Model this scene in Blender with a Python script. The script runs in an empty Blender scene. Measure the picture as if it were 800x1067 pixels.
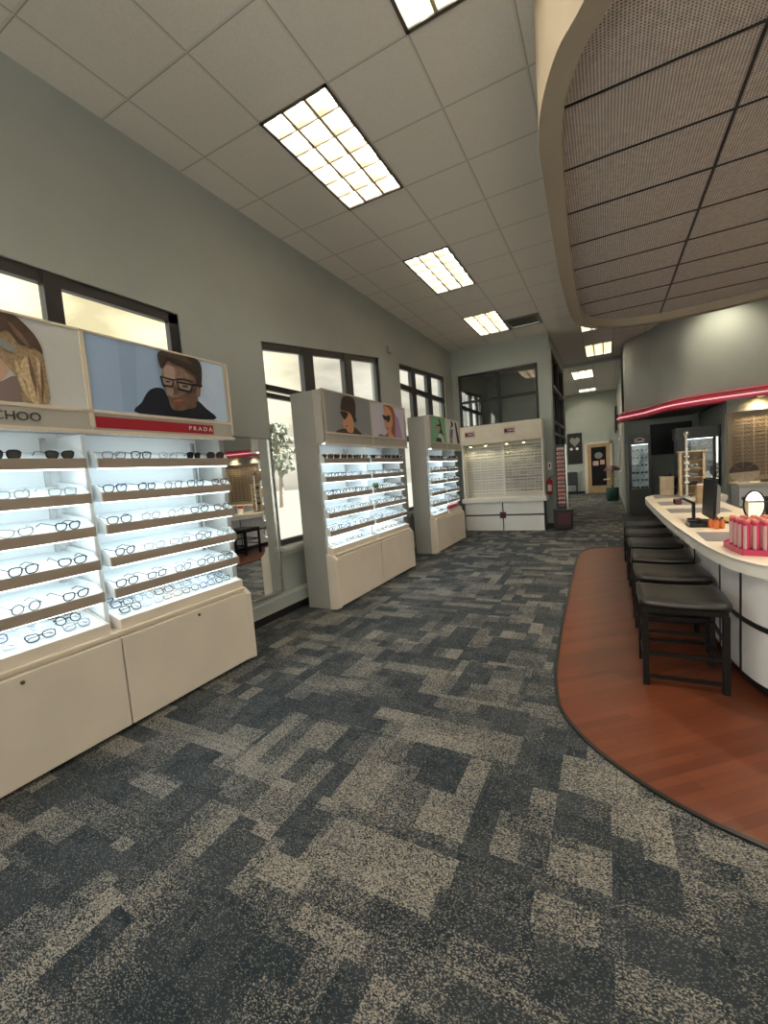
import bpy, bmesh, math, random
from mathutils import Vector, Matrix
random.seed(7)
SC = bpy.context.scene
COL = SC.collection
PI = math.pi

# ------------------------------------------------------------------ materials
def s2l(c):
    return tuple(((v / 12.92) if v <= 0.04045 else ((v + 0.055) / 1.055) ** 2.4) for v in c)

def mat(name, rgb, rough=0.5, metal=0.0, emit=0.0, var=0.0, scale=8.0, spec=0.5, bump=0.0, ecol=None, alpha=1.0, trans=0.0):
    m = bpy.data.materials.new(name); m.use_nodes = True
    nt = m.node_tree; b = nt.nodes['Principled BSDF']
    col = tuple(rgb) + (1,)
    b.inputs['Base Color'].default_value = col
    b.inputs['Roughness'].default_value = rough
    b.inputs['Metallic'].default_value = metal
    b.inputs['Specular IOR Level'].default_value = spec
    if trans: b.inputs['Transmission Weight'].default_value = trans
    if emit:
        b.inputs['Emission Color'].default_value = tuple(ecol or rgb) + (1,)
        b.inputs['Emission Strength'].default_value = emit
    if var or bump:
        tc = nt.nodes.new('ShaderNodeTexCoord'); n = nt.nodes.new('ShaderNodeTexNoise')
        n.inputs['Scale'].default_value = scale; n.inputs['Detail'].default_value = 4
        nt.links.new(tc.outputs['Object'], n.inputs['Vector'])
        if var:
            r = nt.nodes.new('ShaderNodeValToRGB')
            r.color_ramp.elements[0].position = 0.3; r.color_ramp.elements[1].position = 0.7
            r.color_ramp.elements[0].color = tuple(c * (1 - var) for c in rgb) + (1,)
            r.color_ramp.elements[1].color = tuple(min(1, c * (1 + var)) for c in rgb) + (1,)
            nt.links.new(n.outputs['Fac'], r.inputs['Fac']); nt.links.new(r.outputs['Color'], b.inputs['Base Color'])
        if bump:
            bp = nt.nodes.new('ShaderNodeBump'); bp.inputs['Strength'].default_value = bump; bp.inputs['Distance'].default_value = 0.01
            nt.links.new(n.outputs['Fac'], bp.inputs['Height']); nt.links.new(bp.outputs['Normal'], b.inputs['Normal'])
    return m

class NT:
    """small node helper"""
    def __init__(s, m): s.nt = m.node_tree; s.b = s.nt.nodes['Principled BSDF']
    def n(s, t, **k):
        x = s.nt.nodes.new(t)
        for a, v in k.items(): setattr(x, a, v)
        return x
    def l(s, a, b): s.nt.links.new(a, b)
    def math(s, op, a, b=None, clamp=False):
        x = s.n('ShaderNodeMath', operation=op, use_clamp=clamp)
        for i, v in enumerate((a, b)):
            if v is None: continue
            if isinstance(v, (int, float)): x.inputs[i].default_value = v
            else: s.l(v, x.inputs[i])
        return x.outputs[0]
    def mix(s, f, a, b):
        x = s.n('ShaderNodeMix', data_type='RGBA')
        if isinstance(f, (int, float)): x.inputs[0].default_value = f
        else: s.l(f, x.inputs[0])
        for i, v in ((6, a), (7, b)):
            if isinstance(v, tuple): x.inputs[i].default_value = v + (1,) if len(v) == 3 else v
            else: s.l(v, x.inputs[i])
        return x.outputs[2]
    def comb(s, x, y, z=0.0):
        c = s.n('ShaderNodeCombineXYZ')
        for i, v in enumerate((x, y, z)):
            if isinstance(v, (int, float)): c.inputs[i].default_value = v
            else: s.l(v, c.inputs[i])
        return c.outputs[0]
    def white(s, v, seed=0.0):
        w = s.n('ShaderNodeTexWhiteNoise', noise_dimensions='4D'); s.l(v, w.inputs['Vector']); w.inputs['W'].default_value = seed
        return w.outputs['Value']
    def noise(s, v, sc, det=2.0):
        w = s.n('ShaderNodeTexNoise'); w.inputs['Scale'].default_value = sc; w.inputs['Detail'].default_value = det
        s.l(v, w.inputs['Vector']); return w.outputs['Fac']
    def pos(s):
        t = s.n('ShaderNodeTexCoord'); sp = s.n('ShaderNodeSeparateXYZ'); s.l(t.outputs['Object'], sp.inputs[0])
        return t.outputs['Object'], sp.outputs[0], sp.outputs[1], sp.outputs[2]

def carpet_mat():
    m = mat('carpet_tiles', (0.05, 0.06, 0.07), rough=0.95, spec=0.15); t = NT(m); P, X, Y, Z = t.pos()
    def cells(w, h, seed, flip, off):
        a, b = (Y, X) if flip else (X, Y)
        row = t.math('FLOOR', t.math('DIVIDE', t.math('ADD', b, off), h))
        sh = t.math('MULTIPLY', t.white(t.comb(row, seed), seed), w)
        colm = t.math('FLOOR', t.math('DIVIDE', t.math('ADD', a, sh), w))
        return t.white(t.comb(row, colm, seed), seed + 1.5)
    A = cells(0.26, 0.115, 1.0, False, 0.05)
    B = cells(0.24, 0.10, 2.0, True, 0.02)
    C = cells(0.50, 0.17, 3.0, False, 0.0)
    pick = t.math('GREATER_THAN', cells(0.5, 0.5, 4.0, False, 0.1), 0.5)
    v = t.math('ADD', t.math('MULTIPLY', A, pick), t.math('MULTIPLY', B, t.math('SUBTRACT', 1.0, pick)))
    v = t.math('ADD', t.math('MULTIPLY', v, 0.70), t.math('MULTIPLY', C, 0.30))
    big = t.noise(P, 2.2, 3.0)
    v = t.math('ADD', v, t.math('MULTIPLY', t.math('SUBTRACT', big, 0.5), 0.35))
    # woven speckle: density of light yarn depends on the block value
    vo = t.n('ShaderNodeTexVoronoi', voronoi_dimensions='2D'); vo.inputs['Scale'].default_value = 320.0
    sc = t.n('ShaderNodeMapping'); sc.inputs['Scale'].default_value = (0.75, 1.15, 1); t.l(P, sc.inputs[0]); t.l(sc.outputs[0], vo.inputs['Vector'])
    spk = t.n('ShaderNodeSeparateColor'); t.l(vo.outputs['Color'], spk.inputs[0])
    dens = t.n('ShaderNodeMapRange'); dens.inputs['From Min'].default_value = 0.34; dens.inputs['From Max'].default_value = 0.96
    dens.inputs['To Min'].default_value = 0.02; dens.inputs['To Max'].default_value = 0.62; t.l(v, dens.inputs['Value'])
    f = t.n('ShaderNodeMapRange'); t.l(t.math('SUBTRACT', dens.outputs[0], spk.outputs[0]), f.inputs['Value'])
    f.inputs['From Min'].default_value = -0.22; f.inputs['From Max'].default_value = 0.22
    base = t.mix(t.white(t.comb(A, B, C), 9.0), (0.018, 0.028, 0.037), (0.040, 0.049, 0.058))
    light = t.mix(t.noise(P, 1.3), (0.36, 0.325, 0.275), (0.26, 0.245, 0.225))
    c = t.mix(f.outputs[0], base, light)
    # fine seams of the half metre tiles
    def seam(a):
        fr = t.math('FRACT', t.math('DIVIDE', a, 0.5)); return t.math('LESS_THAN', fr, 0.008)
    sm = t.math('MAXIMUM', seam(X), seam(Y))
    c = t.mix(t.math('MULTIPLY', sm, 0.5), c, (0.015, 0.018, 0.02))
    t.l(c, t.b.inputs['Base Color'])
    bp = t.n('ShaderNodeBump'); bp.inputs['Strength'].default_value = 0.5; bp.inputs['Distance'].default_value = 0.004
    t.l(vo.outputs['Distance'], bp.inputs['Height']); t.l(bp.outputs['Normal'], t.b.inputs['Normal'])
    return m

def wood_floor_mat():
    m = mat('cherry_planks', (0.2, 0.08, 0.05), rough=0.36, spec=0.4); t = NT(m)
    tc = t.n('ShaderNodeTexCoord'); mp = t.n('ShaderNodeMapping'); mp.inputs['Rotation'].default_value = (0, 0, -math.radians(40)); t.l(tc.outputs['Object'], mp.inputs[0])
    sp = t.n('ShaderNodeSeparateXYZ'); t.l(mp.outputs[0], sp.inputs[0])
    row = t.math('FLOOR', t.math('DIVIDE', sp.outputs[1], 0.05))
    off = t.math('MULTIPLY', t.white(t.comb(row, 3.0)), 0.9)
    col = t.math('FLOOR', t.math('DIVIDE', t.math('ADD', sp.outputs[0], off), 0.9))
    w = t.white(t.comb(row, col, 1.0))
    st = t.n('ShaderNodeMapping'); st.inputs['Scale'].default_value = (2.0, 40, 1); t.l(mp.outputs[0], st.inputs[0])
    g = t.noise(st.outputs[0], 2.0, 5.0)
    k = t.math('ADD', t.math('MULTIPLY', w, 0.55), t.math('MULTIPLY', g, 0.5))
    c = t.mix(k, (0.088, 0.021, 0.009), (0.17, 0.048, 0.020))
    ed = t.math('LESS_THAN', t.math('FRACT', t.math('DIVIDE', sp.outputs[1], 0.05)), 0.03)
    c = t.mix(t.math('MULTIPLY', ed, 0.6), c, (0.035, 0.01, 0.006))
    t.l(c, t.b.inputs['Base Color'])
    return m

def tile_mat(name, ox, oy, px, py):
    m = mat(name, (0.5, 0.48, 0.44), rough=0.9, spec=0.2); t = NT(m); P, X, Y, Z = t.pos()
    def ln(a, o, p):
        fr = t.math('FRACT', t.math('ADD', t.math('DIVIDE', t.math('SUBTRACT', a, o), p), 100.5))
        return t.math('ABSOLUTE', t.math('SUBTRACT', fr, 0.5))
    def l1(a, o, p): return t.math('FRACT', t.math('ADD', t.math('DIVIDE', t.math('SUBTRACT', a, o), p), 100.0))
    lx = ln(X, ox, px); ly = ln(Y, oy, py); lx1 = l1(X, ox, px); ly1 = l1(Y, oy, py)
    d = t.math('MINIMUM', t.math('MULTIPLY', lx, px), t.math('MULTIPLY', ly, py))
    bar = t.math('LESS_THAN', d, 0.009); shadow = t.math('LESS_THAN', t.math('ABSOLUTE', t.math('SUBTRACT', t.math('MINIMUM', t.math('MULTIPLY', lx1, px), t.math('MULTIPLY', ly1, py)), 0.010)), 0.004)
    sp = t.noise(P, 90.0, 3.0)
    c = t.mix(sp, (0.60, 0.575, 0.535), (0.76, 0.73, 0.685))
    cell = t.white(t.comb(t.math('FLOOR', t.math('DIVIDE', t.math('SUBTRACT', X, ox), px)), t.math('FLOOR', t.math('DIVIDE', t.math('SUBTRACT', Y, oy), py))))
    c = t.mix(t.math('MULTIPLY', cell, 0.12), c, (0.60, 0.57, 0.52))
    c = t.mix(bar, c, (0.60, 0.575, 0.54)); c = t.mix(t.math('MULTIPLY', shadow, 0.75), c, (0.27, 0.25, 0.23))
    t.l(c, t.b.inputs['Base Color'])
    bp = t.n('ShaderNodeBump'); bp.inputs['Strength'].default_value = 0.3; bp.inputs['Distance'].default_value = 0.004
    t.l(sp, bp.inputs['Height']); t.l(bp.outputs['Normal'], t.b.inputs['Normal'])
    return m

def mesh_panel_mat():
    m = mat('perforated_metal', (0.3, 0.25, 0.23), rough=0.5, metal=0.15); t = NT(m); P, X, Y, Z = t.pos()
    def fr(a): return t.math('ABSOLUTE', t.math('SUBTRACT', t.math('FRACT', t.math('DIVIDE', a, 0.0175)), 0.5))
    d = t.math('MAXIMUM', fr(X), fr(Y))
    hole = t.math('LESS_THAN', d, 0.27)
    n = t.noise(P, 30.0, 4.0)
    c = t.mix(n, (0.42, 0.37, 0.35), (0.90, 0.84, 0.80))
    c = t.mix(t.math('MULTIPLY', hole, 0.85), c, (0.06, 0.048, 0.045))
    t.l(c, t.b.inputs['Base Color'])
    bp = t.n('ShaderNodeBump'); bp.inputs['Strength'].default_value = 0.6; bp.inputs['Distance'].default_value = 0.006
    t.l(t.math('ADD', t.math('MULTIPLY', d, 0.6), n), bp.inputs['Height']); t.l(bp.outputs['Normal'], t.b.inputs['Normal'])
    return m

def glass_mat(name, tint, refl, rough=0.02):
    m = bpy.data.materials.new(name); m.use_nodes = True; nt = m.node_tree
    for n in list(nt.nodes): nt.nodes.remove(n)
    o = nt.nodes.new('ShaderNodeOutputMaterial'); mx = nt.nodes.new('ShaderNodeMixShader')
    a = nt.nodes.new('ShaderNodeBsdfTransparent'); b = nt.nodes.new('ShaderNodeBsdfGlossy')
    a.inputs[0].default_value = tint + (1,); b.inputs['Roughness'].default_value = rough
    mx.inputs[0].default_value = refl
    nt.links.new(a.outputs[0], mx.inputs[1]); nt.links.new(b.outputs[0], mx.inputs[2]); nt.links.new(mx.outputs[0], o.inputs[0])
    return m

def fixture_glow_mat():
    m = mat('louver_glow', (0.9, 0.85, 0.7), rough=0.4, emit=1.0); return m

M = {}
def mk(k, *a, **kw): M[k] = mat(k, *a, **kw)
mk('wall', (0.345, 0.37, 0.355), rough=0.85, var=0.03, scale=3, bump=0.02)
mk('wall_teal', (0.36, 0.40, 0.38), rough=0.85, var=0.03, scale=3)
mk('black_base', (0.012, 0.012, 0.013), rough=0.5)
mk('bronze', (0.022, 0.021, 0.022), rough=0.4)
mk('black', (0.012, 0.012, 0.013), rough=0.35)
mk('black_gloss', (0.006, 0.006, 0.008), rough=0.4, spec=0.2)
mk('sill', (0.5, 0.5, 0.47), rough=0.5, var=0.03)
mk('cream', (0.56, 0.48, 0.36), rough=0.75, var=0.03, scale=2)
mk('cream_shaded', (0.38, 0.325, 0.25), rough=0.8, var=0.03, scale=2)  # the cream darkened: shade of the unlit underside put into its colour
mk('laminate', (0.68, 0.60, 0.515), rough=0.5, var=0.04, scale=3)
mk('taupe', (0.36, 0.29, 0.235), rough=0.45, var=0.05, scale=6)
mk('side_grey', (0.33, 0.325, 0.305), rough=0.5, var=0.04, scale=4)
mk('side_panel', (0.42, 0.40, 0.365), rough=0.5, var=0.04, scale=4)
mk('edge_light', (0.66, 0.57, 0.46), rough=0.45, var=0.02)
mk('shelf_white', (0.80, 0.84, 0.85), rough=0.35, var=0.02, scale=5)
mk('back_white', (0.78, 0.81, 0.82), rough=0.4, var=0.03, scale=2)
mk('led', (0.85, 0.97, 1.0), emit=2.2, ecol=(0.83, 0.95, 1.0))
mk('lock', (0.35, 0.28, 0.2), rough=0.25, metal=0.9)
mk('steel', (0.55, 0.55, 0.54), rough=0.25, metal=0.9)
mk('chrome', (0.8, 0.8, 0.8), rough=0.1, metal=1.0)
mk('mirror', (0.85, 0.87, 0.86), rough=0.01, metal=1.0)
mk('white', (0.72, 0.71, 0.69), rough=0.5, var=0.02)
mk('white_gloss', (0.78, 0.77, 0.74), rough=0.3, var=0.02)
mk('warm_white', (0.66, 0.60, 0.50), rough=0.5, var=0.04)
mk('counter_panel', (0.80, 0.79, 0.79), rough=0.35, var=0.02)
mk('counter_top', (0.84, 0.72, 0.57), rough=0.3, var=0.05, scale=6)
mk('counter_edge', (0.82, 0.79, 0.73), rough=0.35, var=0.02)
mk('inlay', (0.24, 0.24, 0.25), rough=0.3, var=0.08)
mk('seat_vinyl', (0.013, 0.012, 0.010), rough=0.33, var=0.15, scale=14, bump=0.06)
mk('stool_metal', (0.006, 0.0055, 0.0055), rough=0.35, spec=0.3)
mk('frame_black', (0.012, 0.012, 0.014), rough=0.25)
mk('frame_tortoise', (0.10, 0.045, 0.02), rough=0.25, var=0.5, scale=90)
mk('frame_grey', (0.28, 0.30, 0.33), rough=0.3)
mk('frame_clear', (0.55, 0.60, 0.63), rough=0.15)
mk('frame_gold', (0.45, 0.33, 0.17), rough=0.25, metal=0.8)
mk('frame_blue', (0.06, 0.08, 0.16), rough=0.25)
mk('lens_dark', (0.035, 0.04, 0.045), rough=0.08)
mk('red', (0.45, 0.02, 0.03), rough=0.35)
mk('red_band', (0.36, 0.015, 0.03), rough=0.45)
mk('ext_red', (0.50, 0.02, 0.02), rough=0.3)
mk('neon_tray', (0.62, 0.09, 0.15), rough=0.35)
mk('neon', (1.0, 0.4, 0.45), emit=0.5, ecol=(1.0, 0.50, 0.54))
mk('dark_maroon', (0.07, 0.012, 0.02), rough=0.4)
mk('sign_pink', (0.62, 0.42, 0.40), rough=0.5)
mk('bulb', (1.0, 0.9, 0.5), emit=9.0, ecol=(1.0, 0.86, 0.45))
mk('tube_bright', (1, 1, 1), emit=30.0, ecol=(1.0, 0.93, 0.80))
mk('tube', (1, 1, 1), emit=12.0, ecol=(1.0, 0.93, 0.80))
mk('fix_white', (0.62, 0.58, 0.48), rough=0.4)
mk('louver', (0.42, 0.35, 0.24), rough=0.4, metal=0.0)
mk('trim_bronze', (0.06, 0.055, 0.045), rough=0.4)
mk('vent_grey', (0.17, 0.16, 0.15), rough=0.5)
mk('slat_tan', (0.40, 0.32, 0.235), rough=0.55, var=0.04)
mk('slat_cream', (0.56, 0.52, 0.45), rough=0.55, var=0.04)
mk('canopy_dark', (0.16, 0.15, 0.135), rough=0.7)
mk('wood_light', (0.62, 0.50, 0.34), rough=0.5, var=0.12, scale=12)
mk('wood_mid', (0.42, 0.30, 0.17), rough=0.5, var=0.15, scale=10)
mk('door_wood', (0.40, 0.28, 0.15), rough=0.4, var=0.12, scale=8)
mk('pink', (0.50, 0.025, 0.10), rough=0.3)
mk('pink_label', (0.58, 0.37, 0.34), rough=0.4)
mk('coral', (0.66, 0.20, 0.16), rough=0.35)
mk('orange', (0.62, 0.17, 0.05), rough=0.25)
mk('yellow', (0.62, 0.45, 0.10), rough=0.4)
mk('chair_black', (0.02, 0.02, 0.022), rough=0.45)
mk('fabric_navy', (0.03, 0.035, 0.045), rough=0.8, var=0.1)
mk('bag_green', (0.012, 0.06, 0.045), rough=0.5)
mk('paper', (0.75, 0.73, 0.70), rough=0.6)
mk('grey', (0.22, 0.22, 0.215), rough=0.5)
mk('dark_grey', (0.06, 0.058, 0.055), rough=0.5)
mk('fan_brown', (0.11, 0.075, 0.06), rough=0.45)
mk('fan_cream', (0.60, 0.50, 0.40), rough=0.5)
mk('green_soft', (0.25, 0.42, 0.20), rough=0.5)
mk('case_glow', (0.55, 0.62, 0.58), rough=0.5, var=0.3, scale=14)
mk('bounce_white', (0.78, 0.77, 0.75), rough=0.9, var=0.03)
mk('asphalt', (0.105, 0.105, 0.10), rough=0.9, var=0.05)
mk('bark', (0.22, 0.19, 0.16), rough=0.9, var=0.2)
mk('foliage', (0.17, 0.19, 0.15), rough=0.9, var=0.3, scale=3)
for k, c in dict(p_blue=(.34,.47,.70), p_pale=(.52,.65,.86), p_fold=(.29,.41,.62), p_skin=(.30,.19,.155), p_skin_d=(.16,.09,.06), p_hair=(.035,.024,.018),
                 p_navy=(.006,.009,.022), p_ear=(.26,.15,.11), p_lens=(.30,.23,.20), p_grey=(.46,.47,.48), p_blonde=(.36,.25,.15), p_blonde_l=(.62,.47,.30),
                 p_brown=(.075,.045,.032), p_face=(.55,.36,.27), p_mauve=(.23,.17,.165), p_steel=(.27,.28,.29), p_coat=(.045,.03,.022), p_shade=(.012,.012,.02),
                 p_lav=(.66,.62,.74), p_mauve2=(.46,.30,.50), p_red=(.30,.10,.05), p_orange=(.66,.32,.19), p_lip=(.42,.10,.09), p_green=(.22,.55,.33),
                 p_white=(.80,.80,.82), p_rose=(.42,.12,.20), p_mid=(.20,.20,.21), p_black=(.01,.01,.012), p_face2=(.44,.31,.26), p_skin_m=(.20,.12,.095), p_brown2=(.17,.10,.065), p_greylight=(.56,.57,.58)).items():
    mk(k, c, rough=0.55, var=(.3 if k in ('p_hair','p_brown','p_brown2','p_blonde','p_blonde_l','p_skin','p_skin_m','p_skin_d') else .015), scale=(60 if 'hair' in k or 'bl' in k else 22))
M['carpet'] = carpet_mat(); M['wood_floor'] = wood_floor_mat()
M['tiles_a'] = tile_mat('ceiling_tile', -2.81, 2.663, 0.60, 0.625)
M['tiles_b'] = tile_mat('ceiling_tile_corridor', -0.90, 14.50, 0.60, 0.625)
M['mesh_panel'] = mesh_panel_mat()
M['pane'] = glass_mat('window_pane', (0.93, 0.94, 0.92), 0.06)
M['pane_back'] = glass_mat('interior_pane', (0.75, 0.80, 0.80), 0.16)
M['pane_dark'] = glass_mat('dark_pane', (0.35, 0.36, 0.36), 0.10)
M['lens'] = glass_mat('clear_lens', (0.96, 0.97, 0.98), 0.06)

# ------------------------------------------------------------------ mesh builder
class MB:
    def __init__(s): s.v = []; s.f = []; s.mi = []; s.sm = []
    def add(s, vs, fs, mi=0, smooth=False):
        o = len(s.v); s.v += [tuple(p) for p in vs]
        for f in fs: s.f.append([i + o for i in f]); s.mi.append(mi); s.sm.append(smooth)
        return s
    def box(s, x0, x1, y0, y1, z0, z1, mi=0):
        vs = [(x0,y0,z0),(x1,y0,z0),(x1,y1,z0),(x0,y1,z0),(x0,y0,z1),(x1,y0,z1),(x1,y1,z1),(x0,y1,z1)]
        return s.add(vs, [(0,3,2,1),(4,5,6,7),(0,1,5,4),(1,2,6,5),(2,3,7,6),(3,0,4,7)], mi)
    def prism(s, pts, axis, a, b, mi=0, smooth=False):
        """extrude a 2D polygon: axis 'z' pts=(x,y); 'y' pts=(x,z); 'x' pts=(y,z)"""
        def P(p, t): return (p[0],p[1],t) if axis=='z' else ((p[0],t,p[1]) if axis=='y' else (t,p[0],p[1]))
        n = len(pts); vs = [P(p,a) for p in pts] + [P(p,b) for p in pts]
        s.add(vs, [tuple(range(n-1,-1,-1)), tuple(range(n,2*n))], mi)
        return s.add(vs, [(i,(i+1)%n,n+(i+1)%n,n+i) for i in range(n)], mi, smooth)
    def poly(s, pts, mi=0): return s.add(pts, [tuple(range(len(pts)))], mi)
    def wall(s, path, z0, z1, mi=0, closed=False, smooth=True):
        n = len(path); vs = [(p[0],p[1],z0) for p in path] + [(p[0],p[1],z1) for p in path]
        return s.add(vs, [(i,(i+1)%n,n+(i+1)%n,n+i) for i in range(n if closed else n-1)], mi, smooth)
    def ring(s, o, i, z, mi=0):
        n = len(o); vs = [(p[0],p[1],z) for p in o] + [(p[0],p[1],z) for p in i]
        return s.add(vs, [(k,(k+1)%n,n+(k+1)%n,n+k) for k in range(n)], mi)
    def tube(s, path, r, seg=8, mi=0, closed=False, cap=True):
        path = [Vector(p) for p in path]; n = len(path); rr = r if isinstance(r, (list, tuple)) else [r]*n
        vs = []; up0 = None
        for k, p in enumerate(path):
            if closed: d = path[(k+1)%n] - path[k-1]
            else: d = path[min(k+1,n-1)] - path[max(k-1,0)]
            d.normalize()
            if up0 is None:
                up0 = Vector((0,0,1)) if abs(d.z) < 0.9 else Vector((1,0,0))
            a = (up0 - d*up0.dot(d)).normalized(); b = d.cross(a); up0 = a
            for j in range(seg):
                t = 2*PI*j/seg; vs.append(tuple(p + (a*math.cos(t) + b*math.sin(t))*rr[k]))
        fs = []
        for k in range(n if closed else n-1):
            for j in range(seg):
                fs.append((k*seg+j, k*seg+(j+1)%seg, ((k+1)%n)*seg+(j+1)%seg, ((k+1)%n)*seg+j))
        s.add(vs, fs, mi, True)
        if cap and not closed:
            s.add(vs[:seg], [tuple(range(seg-1,-1,-1))], mi); s.add(vs[-seg:], [tuple(range(seg))], mi)
        return s
    def lathe(s, prof, cx, cy, seg=20, mi=0):
        vs = []; 
        for r, z in prof:
            for j in range(seg): t = 2*PI*j/seg; vs.append((cx+r*math.cos(t), cy+r*math.sin(t), z))
        fs = [(k*seg+j, k*seg+(j+1)%seg, (k+1)*seg+(j+1)%seg, (k+1)*seg+j) for k in range(len(prof)-1) for j in range(seg)]
        s.add(vs, fs, mi, True)
        if prof[0][0] > 1e-5: s.add(vs[:seg], [tuple(range(seg-1,-1,-1))], mi)
        if prof[-1][0] > 1e-5: s.add(vs[-seg:], [tuple(range(seg))], mi)
        return s
    def xform(s, mtx, start=0):
        for i in range(start, len(s.v)): s.v[i] = tuple(mtx @ Vector(s.v[i]))
        return s
    def build(s, name, mats, parent=None, bevel=0.0, origin=None):
        me = bpy.data.meshes.new(name)
        vs = s.v
        if origin is not None:
            o_ = Vector(origin); vs = [tuple(Vector(p) - o_) for p in vs]
        me.from_pydata(vs, [], s.f); 
        for k in (mats if isinstance(mats, (list, tuple)) else [mats]): me.materials.append(M[k] if isinstance(k, str) else k)
        for p, i, sm in zip(me.polygons, s.mi, s.sm): p.material_index = i; p.use_smooth = sm
        me.validate(); me.update()
        o = bpy.data.objects.new(name, me); COL.objects.link(o)
        if origin is not None: o.location = origin
        if parent is not None: o.parent = parent
        if bevel:
            b = o.modifiers.new('bevel', 'BEVEL'); b.width = bevel; b.segments = 2; b.limit_method = 'ANGLE'; b.angle_limit = math.radians(50)
        return o

def tag(o, label=None, cat=None, group=None, kind=None):
    if label: o['label'] = label
    if cat: o['category'] = cat
    if group: o['group'] = group
    if kind: o['kind'] = kind
    return o
def thing(name, label, cat, loc=(0,0,0), group=None):
    o = bpy.data.objects.new(name, None); COL.objects.link(o); o.location = loc; o.empty_display_size = 0.1
    return tag(o, label, cat, group)
def struct(name, mb, mats): return tag(mb.build(name, mats), kind='structure')
def part(name, mb, mats, root, bevel=0.0, label=None):
    """mb is in world coordinates; it becomes a child of root (an Empty or object with a translation only)"""
    p = Vector((0,0,0)); r = root
    while r is not None: p += Vector(r.location); r = r.parent
    mb.v = [tuple(Vector(v) - p) for v in mb.v]
    o = mb.build(name, mats, root, bevel)
    if label: o['label'] = label
    return o
def dup_tree(root, loc=None, rot=None):
    r = root.copy(); COL.objects.link(r)
    if loc is not None: r.location = loc
    if rot is not None: r.rotation_euler = rot
    for ch in root.children:
        c = ch.copy(); COL.objects.link(c); c.parent = r
        for g in ch.children:
            d = g.copy(); COL.objects.link(d); d.parent = c
    return r
def smooth(pts, n=6, closed=False):
    out = []; N = len(pts)
    for i in range(N if closed else N-1):
        g = (lambda k: Vector(pts[k % N])) if closed else (lambda k: Vector(pts[max(0, min(N-1, k))]))
        a, b, c, d = g(i-1), g(i), g(i+1), g(i+2)
        for j in range(n):
            t = j/n; out.append(tuple(0.5*((2*b) + (c-a)*t + (2*a-5*b+4*c-d)*t*t + (3*b-3*c+d-a)*t**3)))
    if not closed: out.append(tuple(pts[-1]))
    return out
def offset(path, d):
    """offset an open 2D path sideways by d (to the left of travel)"""
    out = []; n = len(path)
    for i, p in enumerate(path):
        a = Vector(path[max(0,i-1)]); b = Vector(path[min(n-1,i+1)]); t = (b-a).normalized()
        out.append((p[0] - t.y*d, p[1] + t.x*d))
    return out
def text_mesh(txt, size, extrude=0.002, align='CENTER'):
    cu = bpy.data.curves.new('lettering', 'FONT'); cu.body = txt; cu.size = size; cu.extrude = extrude; cu.align_x = align; cu.align_y = 'CENTER'; cu.resolution_u = 3
    ob = bpy.data.objects.new('lettering', cu); COL.objects.link(ob)
    dg = bpy.context.evaluated_depsgraph_get(); me = bpy.data.meshes.new_from_object(ob.evaluated_get(dg))
    vs = [tuple(v.co) for v in me.vertices]; fs = [tuple(p.vertices) for p in me.polygons]
    bpy.data.objects.remove(ob); bpy.data.curves.remove(cu); bpy.data.meshes.remove(me)
    return vs, fs
def lettering(txt, size, origin, xdir, ydir, mi=0, mb=None, squash=1.0):
    vs, fs = text_mesh(txt, size); x = Vector(xdir); y = Vector(ydir); z = x.cross(y); o = Vector(origin)
    mb = mb or MB(); mb.add([tuple(o + x*v[0]*squash + y*v[1] + z*v[2]) for v in vs], fs, mi); return mb

WORLD = 0.55
EXPO = 0.95
SUN = 16.0
H = 4.05
XL = -3.10          # left wall plane
YB = 9.65           # wall behind the white display unit
# ------------------------------------------------------------------ floor, ceiling, walls
struct('floor', MB().box(-3.4, 5.2, -3.6, 19.6, -0.12, 0.0), 'carpet')
wood_edge = [(2.75,7.40),(1.2,7.62),(0.60,7.58),(0.202,7.485),(-0.036,7.40),(-0.24,7.30),(-0.36,7.10),(-0.405,6.75),(-0.40,5.5),(-0.375,3.9),(-0.355,3.24),(-0.334,2.88),(-0.289,2.55),(-0.235,2.39),(-0.094,2.168),(0.10,1.98),(0.29,1.86),(0.463,1.792),(1.1,1.56),(1.9,1.42),(2.75,1.36)]
we = smooth(wood_edge, 5)
struct('wood_floor', MB().prism(we, 'z', 0.0, 0.006), 'wood_floor')
wt = MB(); wo = offset(we, -0.010); wi = offset(we, 0.010)
for a in range(len(we)-1):
    wt.prism([wo[a], wo[a+1], wi[a+1], wi[a]], 'z', 0.0, 0.010)
struct('trim_1', wt, 'black')

def grid_ceiling(xs, ys, holes, z=H):
    m = MB()
    for i in range(len(xs)-1):
        for j in range(len(ys)-1):
            cx, cy = (xs[i]+xs[i+1])/2, (ys[j]+ys[j+1])/2
            if any(h[0] < cx < h[1] and h[2] < cy < h[3] for h in holes): continue
            m.poly([(xs[i],ys[j],z),(xs[i],ys[j+1],z),(xs[i+1],ys[j+1],z),(xs[i+1],ys[j],z)])
    return m
def near(v, grid): return min(grid, key=lambda g: abs(g-v))
xs = [XL] + [round(-2.81+0.6*k, 4) for k in range(13)] + [4.9]
ys = [-3.5] + [round(2.663+0.625*k, 4) for k in range(-9, 17)] + [13.2]
def cell(x, y, nx, ny): return (near(x,xs), near(x,xs)+0.6*nx, near(y,ys), near(y,ys)+0.625*ny)
LIGHTS = [cell(-1.01,1.413,1,2), cell(-2.21,2.663,1,2), cell(-2.21,5.163,1,2), cell(-2.21,7.663,1,2), cell(-0.41,8.913,1,2), cell(-0.41,11.413,1,2)]
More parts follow.
